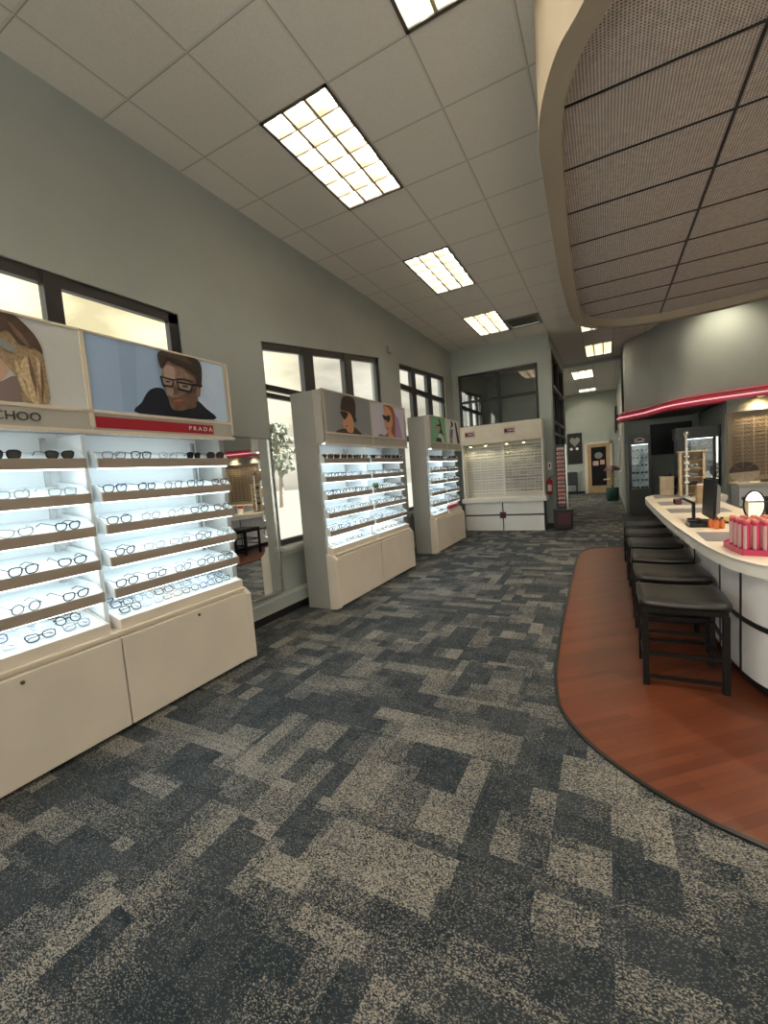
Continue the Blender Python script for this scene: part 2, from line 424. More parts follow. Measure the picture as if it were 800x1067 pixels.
ADDED_LIGHTS = [cell(-2.21,-0.462,1,2), cell(-0.41,-0.462,1,2), cell(1.39,-0.462,1,2), cell(-1.01,-2.337,1,1), cell(0.79,-2.337,1,1), cell(3.79,2.038,1,2), cell(3.79,5.163,1,2)]  # unseen fixtures added to brighten the room
VENT = cell(-1.61, 8.288, 1, 1)
struct('ceiling', grid_ceiling(xs, ys, LIGHTS + ADDED_LIGHTS + [VENT]), 'tiles_a')
xs2 = [-3.0] + [round(-0.90-0.6*k, 4) for k in (3,2,1)] + [round(-0.90+0.6*k, 4) for k in range(3)] + [0.45]
ys2 = [13.2] + [round(14.5+0.625*k, 4) for k in range(-2, 9)] + [19.5]
xs2 = sorted(set(xs2)); ys2 = sorted(set(ys2))
L2 = [(-0.90,-0.30,14.5,15.75), (-0.90,-0.30,18.25,19.5-0.0)]
L2[1] = (-0.90,-0.30,ys2[-3],ys2[-2])
ADDED_L3 = [(-2.10,-1.50,14.5,15.75), (-2.10,-1.50,17.0,18.25)]  # fixtures added out of view to brighten the far corridor
struct('ceiling_corridor', grid_ceiling(xs2, ys2, L2 + ADDED_L3), 'tiles_b')
struct('ceiling_beam', MB().box(-1.0, 0.4, 13.15, 13.35, H-0.07, H+0.02), 'wall')

def plane_wall(name, x, ya, yb, holes, mtl, t=-0.16, h=H):
    m = MB(); ys_ = [ya]
    cur = ya
    for (y0, y1, zb, z0, z1) in holes:
        m.poly([(x,cur,0),(x,y0,0),(x,y0,h),(x,cur,h)]); cur = y1
        m.poly([(x,y0,0),(x,y1,0),(x,y1,zb),(x,y0,zb)]); m.poly([(x,y0,z0),(x,y1,z1),(x,y1,h),(x,y0,h)])
        X2 = x+t
        m.poly([(x,y0,zb),(X2,y0,zb),(X2,y0,z0),(x,y0,z0)]); m.poly([(x,y1,zb),(X2,y1,zb),(X2,y1,z1),(x,y1,z1)])
        m.poly([(x,y0,z0),(X2,y0,z0),(X2,y1,z1),(x,y1,z1)]); m.poly([(x,y0,zb),(X2,y0,zb),(X2,y1,zb),(x,y1,zb)])
    m.poly([(x,cur,0),(x,yb,0),(x,yb,h),(x,cur,h)])
    return struct(name, m, mtl)
W1 = (-3.3, 2.50, 2.05, 2.84, 2.845)
W2 = (3.45, 6.07, 0.72, 2.855, 3.215)
W3 = (6.80, 9.12, 0.72, 3.27, 3.43)
W4 = (10.15, 12.3, 1.9, 3.3, 3.45)
plane_wall('wall_left', XL, -3.5, 13.0, [W1, W2, W3, W4], 'wall')

def window(n, w, mull, trans, x=XL, dpt=0.05, fw=0.06):
    y0, y1, zb, z0, z1 = w
    xo = x-0.07; xi = xo+dpt
    def zt(y): return z0+(z1-z0)*(y-y0)/(y1-y0)
    f = MB()
    f.prism([(y0,zt(y0)-fw-.02),(y1,zt(y1)-fw-.02),(y1,zt(y1)),(y0,zt(y0))], 'x', xo, xi)
    f.box(xo, xi, y0, y1, zb, zb+fw)
    f.box(xo, xi, y0, y0+fw*0.5, zb, zt(y0)-.01); f.box(xo, xi, y1-fw*1.5, y1, zb, zt(y1)-.01)
    for (m_, w_) in mull: f.box(xo-.005, xi+.01, m_-w_/2, m_+w_/2, zb, zt(m_)-.01)
    for (z_, h_) in trans: f.box(xo+.005, xi+.004, y0, y1, z_-h_/2, z_+h_/2)
    o = struct('window_%d' % n, f, 'bronze')
    p = MB(); xp = xo+0.04
    p.add([(xp,y0,zb),(xp,y1,zb),(xp,y1,zt(y1)),(xp,y0,zt(y0))], [(0,1,2,3)])
    part('pane', p, 'pane', o)
window(1, W1, [(1.58,0.10),(0.2,0.10),(-0.8,.1),(-2.0,.1)], [])
window(2, W2, [(4.24,0.20),(5.14,0.20)], [(2.32,0.05),(2.40,0.06)])
window(3, W3, [(7.42,0.20),(8.22,0.24)], [(2.90,0.10),(2.0,0.1)])
window(4, W4, [(10.7,0.12),(11.25,0.12),(11.8,.12)], [(2.9,0.08),(2.4,.08)])
# window stool board and knee ledge below windows 2 and 3
for k, w in enumerate((W2, W3)):
    struct('sill_%d' % (k+1), MB().box(XL-0.03, XL+0.09, w[0]-0.05, w[1]+0.05, 0.675, 0.715).box(XL, XL+.03, w[0]-0.03, w[1]+0.03, 0.62, 0.675), 'sill')
bb = MB(); bb.box(XL, XL+0.10, -3.4, YB, 0.10, 0.205); bb.box(XL, XL+0.115, -3.4, YB, 0.205, 0.225)
struct('baseboard_left', bb, 'wall')
struct('trim_2', MB().box(XL, XL+0.05, -3.4, YB, 0, 0.10), 'black_base')

# wall at the back (room behind it seen through the interior window)
bw = MB(); x0, x1, z0, z1 = -2.95, -1.235, 2.30, 3.49
t = 0.14
for (a, b, c, d) in ((XL, x0, 0, H), (x1, -1.0, 0, H), (x0, x1, 0, z0), (x0, x1, z1, H)):
    bw.box(a, b, YB, YB+t, c, d)
struct('wall_back', bw, 'wall_teal')
f = MB(); fw = .045
f.box(x0, x1, YB-.01, YB+.08, z0, z0+fw).box(x0, x1, YB-.01, YB+.08, z1-fw, z1).box(x0, x0+fw, YB-.01, YB+.08, z0, z1).box(x1-fw, x1, YB-.01, YB+.08, z0, z1)
f.box(-2.09, -2.04, YB-.012, YB+.08, z0, z1).box(x0, x1, YB-.008, YB+.075, 2.86, 2.91)
w5 = struct('window_5', f, 'black')
part('pane', MB().poly([(x0,YB+.03,z0),(x1,YB+.03,z0),(x1,YB+.03,z1),(x0,YB+.03,z1)]), 'pane_back', w5)
# corridor side wall with the tall black grid window
cw = MB(); gy0, gy1, gz0, gz1 = 10.05, 12.75, 0.35, 3.80
for (a, b, c, d) in ((YB+t, gy0, 0, H), (gy1, 13.15, 0, H), (gy0, gy1, 0, gz0), (gy0, gy1, gz1, H)):
    cw.box(-1.12, -1.0, a, b, c, d)
struct('wall_corridor_left', cw, 'wall_teal')
f = MB(); f.box(-1.09, -0.99, gy0, gy1, gz0, gz0+.06).box(-1.09, -.99, gy0, gy1, gz1-.06, gz1).box(-1.09, -.99, gy0, gy0+.06, gz0, gz1).box(-1.09, -.99, gy1-.06, gy1, gz0, gz1)
f.box(-1.09, -.99, 11.37, 11.43, gz0, gz1)
w6 = struct('window_6', f, 'black')
m = MB()
for z_ in (1.25, 2.02, 2.28, 3.05): m.box(-1.10, -.975, gy0+.06, gy1-.06, z_-.02, z_+.02)
part('crossbar', m, 'vent_grey', w6)
part('pane', MB().poly([(-1.06,gy0,gz0),(-1.06,gy1,gz0),(-1.06,gy1,gz1),(-1.06,gy0,gz1)]), 'pane_dark', w6)
struct('wall_inner_room', MB().box(XL, -1.0, 13.0, 13.15, 0, H), 'wall_teal')
W8 = (14.0, 18.6, .3, 2.6, 2.6)
plane_wall('wall_corridor_recess', -2.85, 13.15, 19.5, [W8], 'wall_teal')
window(8, W8, [(15.5,.1),(17.0,.1)], [(1.2,.06)], x=-2.85)
struct('wall_far', MB().box(-2.95, 0.55, 19.45, 19.6, 0, H), 'wall_teal')
struct('baseboard_far', MB().box(-2.8, -0.82, 19.42, 19.45, 0, 0.1), 'black_base')
struct('wall_corridor_right', MB().box(0.40, 0.55, 12.0, 19.5, 0, H), 'wall')
struct('baseboard_back', MB().box(-1.16, -0.985, YB-.02, YB, 0, 0.1).box(-1.0, -.985, YB, 13.15, 0, .1), 'black_base')

# rest of the room: recess behind the canopy, right wall, wall behind the camera
struct('wall_recess', MB().box(0.40, 1.95, 12.1, 12.25, 0, 2.3), 'wall_teal')
struct('wall_recess_side', MB().box(1.88, 1.95, 9.75, 12.25, 0, 2.24), 'wall')
struct('wall_right_back', MB().box(1.88, 5.0, 9.625, 9.75, 0, 2.24), 'wall')
struct('wall_sun_block', MB().box(.40, 5.0, 13.2, 13.3, 0, H), 'wall')  # unseen wall added to stop sun leaking in behind the curved wall
struct('wall_right', MB().box(4.9, 5.05, -3.5, 13.2, 0, H), 'wall')
fx0, fx1, fz0, fz1 = -2.7, 4.5, 0.12, 3.3
struct('wall_front', MB().box(XL, fx0, -3.6, -3.5, 0, H).box(fx1, 5.0, -3.6, -3.5, 0, H).box(fx0, fx1, -3.6, -3.5, 0, fz0).box(fx0, fx1, -3.6, -3.5, fz1, H), 'wall')
f = MB()
for k in range(7): x_ = fx0+(fx1-fx0)*k/6; f.box(x_-.035, x_+.035, -3.58, -3.52, fz0, fz1)
f.box(fx0, fx1, -3.58, -3.52, fz0, fz0+.07).box(fx0, fx1, -3.58, -3.52, fz1-.07, fz1).box(fx0, fx1, -3.57, -3.53, 2.25, 2.31)
w7 = struct('window_7', f, 'bronze')
part('pane', MB().poly([(fx0,-3.55,fz0),(fx1,-3.55,fz0),(fx1,-3.55,fz1),(fx0,-3.55,fz1)]), 'pane', w7)
# upper curved wall above the canopy, with the pink band
up = [(0.40,13.2),(0.40,12.0),(0.42,11.75),(0.88,11.10),(1.04,10.62),(1.18,10.25),(1.40,9.98),(1.80,9.78),(2.4,9.60),(3.2,9.40),(4.9,9.1)]
ups = [up[0], up[1], up[2]] + smooth(up[3:], 5)
c = MB().wall(ups, 2.42, H, 0)
struct('wall_upper_curve', c, 'wall')
band_out = offset(ups[1:], 0.0)
def shift(path, d):
    # push towards the shop (to the right of travel)
    return offset(path, -d)
bo = shift(ups[1:], 0.13); bi = ups[1:]
cn = MB(); cn.wall(bo, 2.22, 2.40, 0); cn.add([(p[0],p[1],2.22) for p in bo]+[(p[0],p[1],2.22) for p in bi], [(k,k+1,len(bo)+k+1,len(bo)+k) for k in range(len(bo)-1)], 0)
cn.add([(p[0],p[1],2.40) for p in bo]+[(p[0],p[1],2.44) for p in bi], [(k,k+1,len(bo)+k+1,len(bo)+k) for k in range(len(bo)-1)], 0)
root = thing('neon_band', 'glowing pink and red neon band curving along the edge of the wall canopy', 'neon light', (0.4, 12.0, 2.2))
part('tray', cn, 'neon_tray', root)
lipm = MB(); lipm.tube([(p[0],p[1],2.385) for p in shift(ups[1:], 0.145)], 0.012, 6); lipm.tube([(p[0],p[1],2.235) for p in shift(ups[1:], 0.145)], 0.012, 6)
part('edge_rail', lipm, 'red', root)
part('neon_tube', MB().tube([(p[0],p[1],2.31) for p in shift(ups[1:], 0.16)], 0.011, 6), 'neon', root)
# canopy soffit (underside) and bulkhead below the band
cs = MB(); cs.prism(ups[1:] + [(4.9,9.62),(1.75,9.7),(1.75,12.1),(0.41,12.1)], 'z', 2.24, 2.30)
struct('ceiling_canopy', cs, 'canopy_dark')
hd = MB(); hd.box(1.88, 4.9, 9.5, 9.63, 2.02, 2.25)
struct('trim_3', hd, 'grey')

# ------------------------------------------------------------------ dropped curved ceiling
sof = [(-0.033,2.27),(-0.165,2.46),(-0.27,2.74),(-0.325,3.05),(-0.345,3.45),(-0.375,4.3),(-0.40,5.22),(-0.40,6.2),(-0.385,6.75),(-0.34,7.08),(-0.22,7.40),(0.0,7.66),(0.30,7.85),(0.75,7.96),(1.40,7.93),(2.0,7.79),(2.75,7.5),(3.1,6.9),(3.2,4.5),(3.1,2.4),(2.6,1.5),(1.6,1.2),(0.7,1.42),(0.25,1.8)]
so = smooth(sof, 5, True)
# inward offset (closed)
def inset(path, d):
    n = len(path); out = []
    for i in range(n):
        a = Vector(path[i-1]); b = Vector(path[(i+1)%n]); t_ = (b-a).normalized(); out.append((path[i][0]+t_.y*d, path[i][1]-t_.x*d))
    return out
si = inset(so, 0.13)
ZS = 3.38
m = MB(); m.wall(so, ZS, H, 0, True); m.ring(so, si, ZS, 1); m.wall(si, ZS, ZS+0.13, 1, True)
sf = struct('ceiling_soffit', m, ['cream', 'cream_shaded'])
pm = MB(); pm.add([(p[0],p[1],ZS+0.11) for p in si], [tuple(range(len(si)))])
part('mesh_panel', pm, 'mesh_panel', sf)
def clipx(y):
    xs_ = [ (a[0]+(b[0]-a[0])*(y-a[1])/(b[1]-a[1])) for a, b in zip(si, si[1:]+si[:1]) if (a[1]-y)*(b[1]-y) < 0]
    return min(xs_), max(xs_)
def clipy(x):
    ys_ = [ (a[1]+(b[1]-a[1])*(x-a[0])/(b[0]-a[0])) for a, b in zip(si, si[1:]+si[:1]) if (a[0]-x)*(b[0]-x) < 0]
    return min(ys_), max(ys_)
br = MB()
for k in range(-2, 8):
    y_ = 2.99+0.605*k
    if y_ < 1.6 or y_ > 7.7: continue
    a, b = clipx(y_); br.box(a, b, y_-.006, y_+.006, ZS+.102, ZS+.109)
for x_ in (0.76, 1.98):
    a, b = clipy(x_); br.box(x_-.009, x_+.009, a, b, ZS+.100, ZS+.109)
part('panel_seam', br, 'black', sf)

# ------------------------------------------------------------------ ceiling lights and vent
where = ['square louvered ceiling light cut off at the top edge of the picture', 'largest louvered ceiling light, nearest above the left wall', 'second louvered ceiling light along the left row', 'third louvered ceiling light beside the ceiling vent',
         'ceiling light half hidden behind the curved dropped ceiling', 'nearest fully visible ceiling light over the back corridor', 'ceiling light over the back corridor just beyond the beam', 'farthest ceiling light, by the far wall of the corridor',
  'added unseen ceiling light behind the viewer over the left cabinets', 'added unseen ceiling light right above the viewer', 'added unseen ceiling light above the wooden floor edge behind the viewer', 'added unseen ceiling light near the shop front on the left', 'added unseen ceiling light near the shop front on the right', 'nearer added unseen ceiling light over the staff side of the counter', 'farther added unseen ceiling light over the staff side of the counter', 'nearer added unseen ceiling light over the corridor side area', 'farther added unseen ceiling light over the corridor side area']
for k, (a, b, c_, d) in enumerate(LIGHTS + L2 + ADDED_LIGHTS + ADDED_L3):
    r = thing('ceiling_light', where[k], 'ceiling light', (a, c_, H), 'recessed louvered ceiling lights')
    fr = MB(); e = .022
    fr.box(a, b, c_, c_+e, H-.008, H+.004).box(a, b, d-e, d, H-.008, H+.004).box(a, a+e, c_, d, H-.008, H+.004).box(b-e, b, c_, d, H-.008, H+.004)
    part('frame', fr, 'trim_bronze', r)
    hs = MB(); 
    hs.poly([(a,c_,H+.12),(b,c_,H+.12),(b,d,H+.12),(a,d,H+.12)])
    for (p, q) in (((a,c_),(b,c_)),((b,c_),(b,d)),((b,d),(a,d)),((a,d),(a,c_))):
        hs.poly([(p[0],p[1],H),(q[0],q[1],H),(q[0],q[1],H+.12),(p[0],p[1],H+.12)])
    part('housing', hs, 'fix_white', r)
    for j in range(3):
        xx = a + (b-a)*(j+.5)/3
        part('tube', MB().tube([(xx,c_+.03,H+.085),(xx,d-.03,H+.085)], .019, 8), 'tube_bright' if (a, b, c_, d) in L2 + ADDED_L3 else 'tube', r)
    lv = MB()
    for j in (1, 2): xx = a+(b-a)*j/3; lv.prism([(xx-.004,H+.06),(xx+.004,H+.06),(xx+.012,H-.002),(xx-.012,H-.002)], 'y', c_+.02, d-.02)
    nn = 6 if d-c_ > 1 else 3
    for j in range(1, nn): yy = c_+(d-c_)*j/nn; lv.prism([(yy-.003,H+.06),(yy+.003,H+.06),(yy+.007,H+.002),(yy-.007,H+.002)], 'x', a+.02, b-.02)
    part('louver', lv, 'louver', r)
a, b, c_, d = VENT
r = thing('ceiling_vent', 'grey slatted air vent in the tiled ceiling', 'vent', (a, c_, H))
fr = MB(); fr.box(a, b, c_, c_+.05, H-.01, H+.004).box(a, b, d-.05, d, H-.01, H+.004).box(a, a+.05, c_, d, H-.01, H+.004).box(b-.05, b, c_, d, H-.01, H+.004)
part('frame', fr, 'vent_grey', r)
sl = MB()
for k in range(9): y_ = c_+.08+k*.055; sl.prism([(y_,H-.004),(y_+.03,H+.03),(y_+.034,H+.03),(y_+.006,H-.006)], 'x', a+.05, b-.05)
part('slat', sl, 'vent_grey', r)
part('backing', MB().poly([(a,c_,H+.05),(b,c_,H+.05),(b,d,H+.05),(a,d,H+.05)]), 'black', r)
# small downlight in the room behind the interior window
r = thing('downlight', 'small round lit downlight seen through the back interior window', 'ceiling light', (-2.15, 11.0, 3.9))
part('bezel', MB().lathe([(.09,3.90),(.09,3.93),(.07,3.93),(.07,3.905)], -2.15, 11.0), 'steel', r)
part('lamp', MB().lathe([(.0001,3.899),(.066,3.9)], -2.15, 11.0), 'bulb', r)
part('stem', MB().lathe([(.02,3.93),(.02,H)], -2.15, 11.0, 8), 'steel', r)
# smoke alarm / sensor on the left wall
tag(MB().box(XL, XL+.035, 6.36, 6.5, 3.36, 3.46).build('wall_sensor', 'wall', bevel=.01), 'small square sensor painted like the grey wall between the windows', 'sensor')
# wall base outlet box near vent etc.

# ------------------------------------------------------------------ outside
struct('ground_outside', MB().box(-60, 40, -60, 60, -0.25, -0.15), 'asphalt')
struct('added_bounce_slab', MB().box(-6, 9, -16, -3.62, -0.15, -0.05), 'bounce_white')  # unseen pale slab added to bounce daylight in through the front
def tree(x, y, h, lab):
    r = thing('tree', lab, 'tree', (x, y, -0.15), 'trees seen through the left windows')
    tr = MB().tube([(x,y,-.15),(x+.1,y+.05,h*.35),(x-.05,y,h*.75)], [.16,.12,.05], 8)
    for k in range(9):
        an = k*2.4; tr.tube([(x,y,h*(.3+.05*k)),(x+math.cos(an)*h*.14,y+math.sin(an)*h*.14,h*(.42+.055*k))], [.05,.015], 5)
    part('trunk', tr, 'bark', r)
    cr = MB(); R = random.Random(int(x*10))
    for k in range(160):
        u, v_ = R.random()*2*PI, R.random(); rad = h*.28*math.sqrt(v_)*(1-.3*R.random()); zz = h*(.38+.58*R.random()); w = 1-abs(zz/h-.62)*1.5
        px, py = x+math.cos(u)*rad*w, y+math.sin(u)*rad*w; s_ = .16+.16*R.random()
        n1 = Vector((R.uniform(-1,1),R.uniform(-1,1),R.uniform(-1,1))).normalized(); n2 = n1.orthogonal().normalized()*s_; n3 = n1.cross(n2)
        c0 = Vector((px,py,zz)); cr.add([c0+n2, c0+n3, c0-n2, c0-n3, c0+n1*s_*.6, c0-n1*s_*.6], [(0,1,4),(1,2,4),(2,3,4),(3,0,4),(1,0,5),(2,1,5),(3,2,5),(0,3,5)])
    part('crown', cr, 'foliage', r)
tree(-18, 20.5, 5.2, 'nearest pale leafy tree outside the narrow lower window pane')
tree(-27, 27, 5.6, 'pale tree standing farther off behind the nearest tree outside the window')

# ------------------------------------------------------------------ lit eyewear cabinets
MAN = {
  'bg': [(1.427, 2.312), (2.419, 2.319), (2.415, 1.897), (1.415, 1.884)],
  'pale': [(2.199, 2.306), (2.419, 2.319), (2.406, 1.901), (2.2, 1.917), (2.144, 2.027)],
  'fold': [(1.607, 2.303), (1.719, 2.304), (1.679, 1.897), (1.591, 1.895)],
  'shirt': [(1.691, 1.886), (1.714, 1.963), (1.779, 2.047), (1.866, 2.066), (1.903, 2.011), (1.971, 1.952), (2.102, 1.965), (2.126, 2.017), (2.19, 1.974), (2.255, 1.895)],
  'neck': [(1.928, 1.974), (2.119, 2.066), (2.107, 1.923), (1.964, 1.897), (1.921, 1.92)],
  'face': [(1.877, 2.204), (1.904, 2.249), (2.075, 2.261), (2.14, 2.182), (2.119, 2.066), (2.046, 1.98), (1.97, 1.945), (1.911, 1.959), (1.899, 2.037), (1.868, 2.086)],
  'beard': [(1.898, 2.031), (1.925, 2.014), (1.981, 2.028), (2.049, 2.064), (2.118, 2.108), (2.114, 2.051), (2.043, 1.959), (1.968, 1.931), (1.909, 1.946)],
  'mouth': [(1.931, 1.999), (2.002, 2.013), (2.009, 2.001), (1.937, 1.987)],
  'hair': [(1.85, 2.276), (1.883, 2.309), (1.975, 2.336), (2.116, 2.318), (2.178, 2.281), (2.182, 2.203), (2.161, 2.114), (2.127, 2.124), (2.122, 2.179), (2.07, 2.219), (1.977, 2.236), (1.919, 2.249), (1.88, 2.198), (1.858, 2.201)],
  'ear': [(2.132, 2.124), (2.163, 2.129), (2.147, 2.048), (2.122, 2.038)],
  'g1': [(1.847, 2.143), (1.952, 2.135), (1.936, 2.08), (1.86, 2.078)],
  'l1': [(1.86, 2.131), (1.937, 2.122), (1.925, 2.089), (1.869, 2.09)],
  'g2': [(1.96, 2.126), (2.099, 2.126), (2.069, 2.062), (1.971, 2.068)],
  'l2': [(1.972, 2.113), (2.078, 2.111), (2.059, 2.075), (1.983, 2.081)],
  'lit': [(1.891, 2.207), (1.96, 2.219), (1.967, 2.154), (1.94, 2.043), (1.911, 2.019), (1.889, 2.076)],
  'shade': [(2.042, 2.248), (2.133, 2.195), (2.122, 2.067), (2.055, 1.988), (2.04, 2.056), (2.07, 2.157)],
  'brow2': [(1.962, 2.142), (2.029, 2.156), (2.101, 2.148), (2.092, 2.137), (2.024, 2.141), (1.964, 2.132)],
  'nose': [(1.95, 2.118), (1.967, 2.087), (1.964, 2.039), (1.933, 2.034)],
  'lock': [(1.866, 2.286), (1.927, 2.312), (2.049, 2.304), (2.108, 2.261), (1.983, 2.277), (1.908, 2.275)],
  'eye1': [(1.88, 2.116), (1.914, 2.117), (1.909, 2.106), (1.882, 2.105)],
  'eye2': [(2.003, 2.104), (2.048, 2.107), (2.042, 2.093), (2.005, 2.091)],
  'arm': [(2.09, 2.128), (2.168, 2.13), (2.163, 2.112), (2.084, 2.108)],
}
BLONDE = {
  'bg': [(0.822, 2.319), (1.37, 2.315), (1.371, 1.894), (0.815, 1.883)],
  'hair': [(1.023, 2.291), (1.052, 2.308), (1.099, 2.311), (1.134, 2.286), (1.178, 2.236), (1.2, 2.182), (1.21, 2.112), (1.21, 2.045), (1.204, 1.892), (1.095, 1.891), (1.085, 2.001), (1.025, 2.093), (1.001, 2.154)],
  'top': [(1.023, 2.291), (1.052, 2.311), (1.099, 2.311), (1.134, 2.286), (1.178, 2.236), (1.2, 2.182), (1.203, 2.141), (1.18, 2.166), (1.145, 2.17), (1.106, 2.178), (1.069, 2.226), (1.04, 2.213), (1.004, 2.177)],
  'strand': [(1.123, 2.113), (1.147, 2.106), (1.156, 2.013), (1.162, 1.894), (1.131, 1.892), (1.116, 1.977), (1.1, 2.05)],
  'strand2': [(1.175, 2.123), (1.19, 2.078), (1.19, 1.994), (1.187, 1.902), (1.177, 1.956), (1.169, 2.039)],
  's3': [(1.14, 2.128), (1.15, 2.083), (1.158, 1.989), (1.15, 1.904), (1.149, 1.958), (1.138, 2.033)],
  's4': [(1.081, 2.093), (1.097, 2.061), (1.107, 1.981), (1.118, 1.912), (1.097, 1.945), (1.083, 2.024)],
  's5': [(1.188, 2.102), (1.192, 2.042), (1.185, 1.945), (1.172, 1.895), (1.178, 1.992)],
  's6': [(1.075, 2.273), (1.109, 2.242), (1.143, 2.193), (1.158, 2.155), (1.122, 2.188), (1.089, 2.231)],
  'face': [(0.955, 2.24), (1.021, 2.28), (1.041, 2.219), (1.082, 2.133), (1.044, 2.017), (0.982, 1.963), (0.939, 2.0), (0.932, 2.095)],
  'shoulder': [(0.859, 1.886), (0.901, 1.961), (0.976, 1.984), (1.011, 1.978), (1.072, 2.016), (1.087, 1.978), (1.098, 1.891)],
  'temple': [(0.938, 2.198), (1.036, 2.183), (1.062, 2.168), (1.09, 2.139), (1.074, 2.125), (1.031, 2.142), (1.005, 2.149), (0.934, 2.171)],
  'glass': [(0.942, 2.199), (0.998, 2.2), (0.999, 2.137), (0.968, 2.098), (0.934, 2.101)],
}
DARKWOMAN = {
  'bg': [(3.669, 2.296), (4.658, 2.32), (4.635, 1.889), (3.62, 1.873)],
  'shirt': [(3.892, 1.88), (3.933, 1.921), (4.08, 1.936), (4.177, 1.908), (4.238, 1.966), (4.339, 1.931), (4.387, 1.885)],
  'face': [(4.014, 2.14), (4.113, 2.15), (4.23, 2.087), (4.246, 2.021), (4.215, 1.904), (4.1, 1.904), (4.079, 1.93), (4.016, 1.965), (4.016, 2.03), (3.994, 2.093)],
  'hair': [(3.996, 2.184), (4.018, 2.251), (4.065, 2.289), (4.187, 2.307), (4.287, 2.283), (4.304, 2.189), (4.286, 2.072), (4.319, 2.061), (4.259, 2.015), (4.215, 2.073), (4.182, 2.11), (4.11, 2.133), (3.994, 2.139)],
  'mouth': [(4.049, 1.974), (4.111, 1.978), (4.109, 1.961), (4.054, 1.957)],
  'glass': [(3.975, 2.12), (4.112, 2.114), (4.107, 2.08), (4.051, 2.036), (4.013, 2.056), (3.988, 2.085)],
}
REDWOMAN = {
  'bg': [(4.679, 2.318), (5.676, 2.321), (5.642, 1.875), (4.649, 1.882)],
  'streak': [(5.328, 2.229), (5.449, 2.158), (5.549, 1.883), (5.29, 1.886)],
  'hair': [(5.037, 2.298), (5.213, 2.306), (5.316, 2.268), (5.338, 2.133), (5.297, 1.887), (5.179, 1.882), (5.192, 2.074), (5.162, 2.214), (5.034, 2.241)],
  'face': [(5.034, 2.279), (5.138, 2.282), (5.235, 2.22), (5.255, 2.078), (5.193, 1.97), (5.268, 1.889), (5.08, 1.886), (5.078, 1.956), (5.028, 2.031), (5.023, 2.17)],
  'shoulder': [(4.812, 1.885), (4.875, 1.918), (4.99, 1.905), (5.083, 1.944), (5.08, 1.884)],
  'mouth': [(5.065, 2.006), (5.136, 2.015), (5.126, 1.993), (5.069, 1.987)],
  'glass': [(4.959, 2.168), (5.056, 2.161), (5.185, 2.181), (5.175, 2.12), (5.112, 2.081), (5.061, 2.111), (5.013, 2.108)],
}
GREENWOMAN = {
  'bg': [(6.675, 2.3), (7.449, 2.313), (7.346, 1.842), (6.602, 1.827)],
  'body': [(7.091, 2.049), (7.196, 2.026), (7.297, 1.888), (7.013, 1.916), (7.023, 1.972)],
  'shirt': [(6.934, 1.95), (7.155, 1.954), (7.173, 1.903), (7.309, 1.874), (7.274, 1.84), (6.931, 1.833)],
  'bag': [(6.978, 1.873), (7.115, 1.882), (7.249, 1.858), (7.232, 1.839), (6.966, 1.834)],
  'face': [(6.883, 2.142), (7.112, 2.166), (7.115, 2.106), (7.041, 2.074), (6.889, 2.102)],
  'hair': [(7.043, 2.299), (7.143, 2.261), (7.184, 2.185), (7.206, 2.111), (7.276, 2.001), (7.17, 2.034), (7.048, 2.037), (7.128, 2.107), (7.11, 2.157), (6.937, 2.155), (6.959, 2.174), (7.091, 2.197), (7.074, 2.251)],
}
WHITEFIG = {
  'bg': [(7.463, 2.309), (8.317, 2.322), (8.233, 1.854), (7.361, 1.842)],
  'g1': [(7.718, 2.305), (7.839, 2.279), (7.868, 2.23), (7.755, 2.173), (7.675, 2.158), (7.749, 2.222)],
  'g2': [(7.656, 2.142), (7.846, 2.148), (7.789, 1.984), (7.619, 1.977)],
  'g3': [(7.641, 1.978), (7.781, 1.974), (7.761, 1.867), (7.611, 1.868)],
  'g4': [(7.939, 2.294), (8.041, 2.278), (8.131, 2.081), (8.216, 1.896), (8.058, 1.879), (8.008, 2.055)],
}
MAN['rect'] = (1.418, 2.418, 1.886, 2.312)
BLONDE['rect'] = (0.403, 1.393, 1.886, 2.312)
DARKWOMAN['rect'] = (3.7, 4.655, 1.886, 2.312)
REDWOMAN['rect'] = (4.68, 5.655, 1.886, 2.312)
GREENWOMAN['rect'] = (6.71, 7.44, 1.886, 2.312)
WHITEFIG['rect'] = (7.465, 8.2, 1.886, 2.312)
def poster_mesh(x, specs, y_clip=None):
    """flat printed poster: coloured shapes printed on one sheet, sheet 4 mm thick"""
    m = MB(); mats = []
    def mi(k):
        if k not in mats: mats.append(k)
        return mats.index(k)
    for data, order in specs:
        ys_ = [p[0] for p in data['bg']]; zs_ = [p[1] for p in data['bg']]
        y0, y1 = data['rect'][0], data['rect'][1]; z0, z1 = data['rect'][2], data['rect'][3]
        m.box(x-.006, x, y0, y1, z0, z1, mi(order[0][1]))
        for j, (key, mt) in enumerate(order[1:]):
            src = data[key] if (len(data[key]) < 5 or key[0] in 'gl' and len(key) == 2) else [tuple(q_) for q_ in smooth([Vector(p) for p in data[key]], 4, True)]
            pts = [(x+.0012*(j+1), min(max(p[0],y0+.002),y1-.002), min(max(p[1],z0+.002),z1-.002)) for p in src]
            m.poly(pts, mi(mt))
    return m, mats

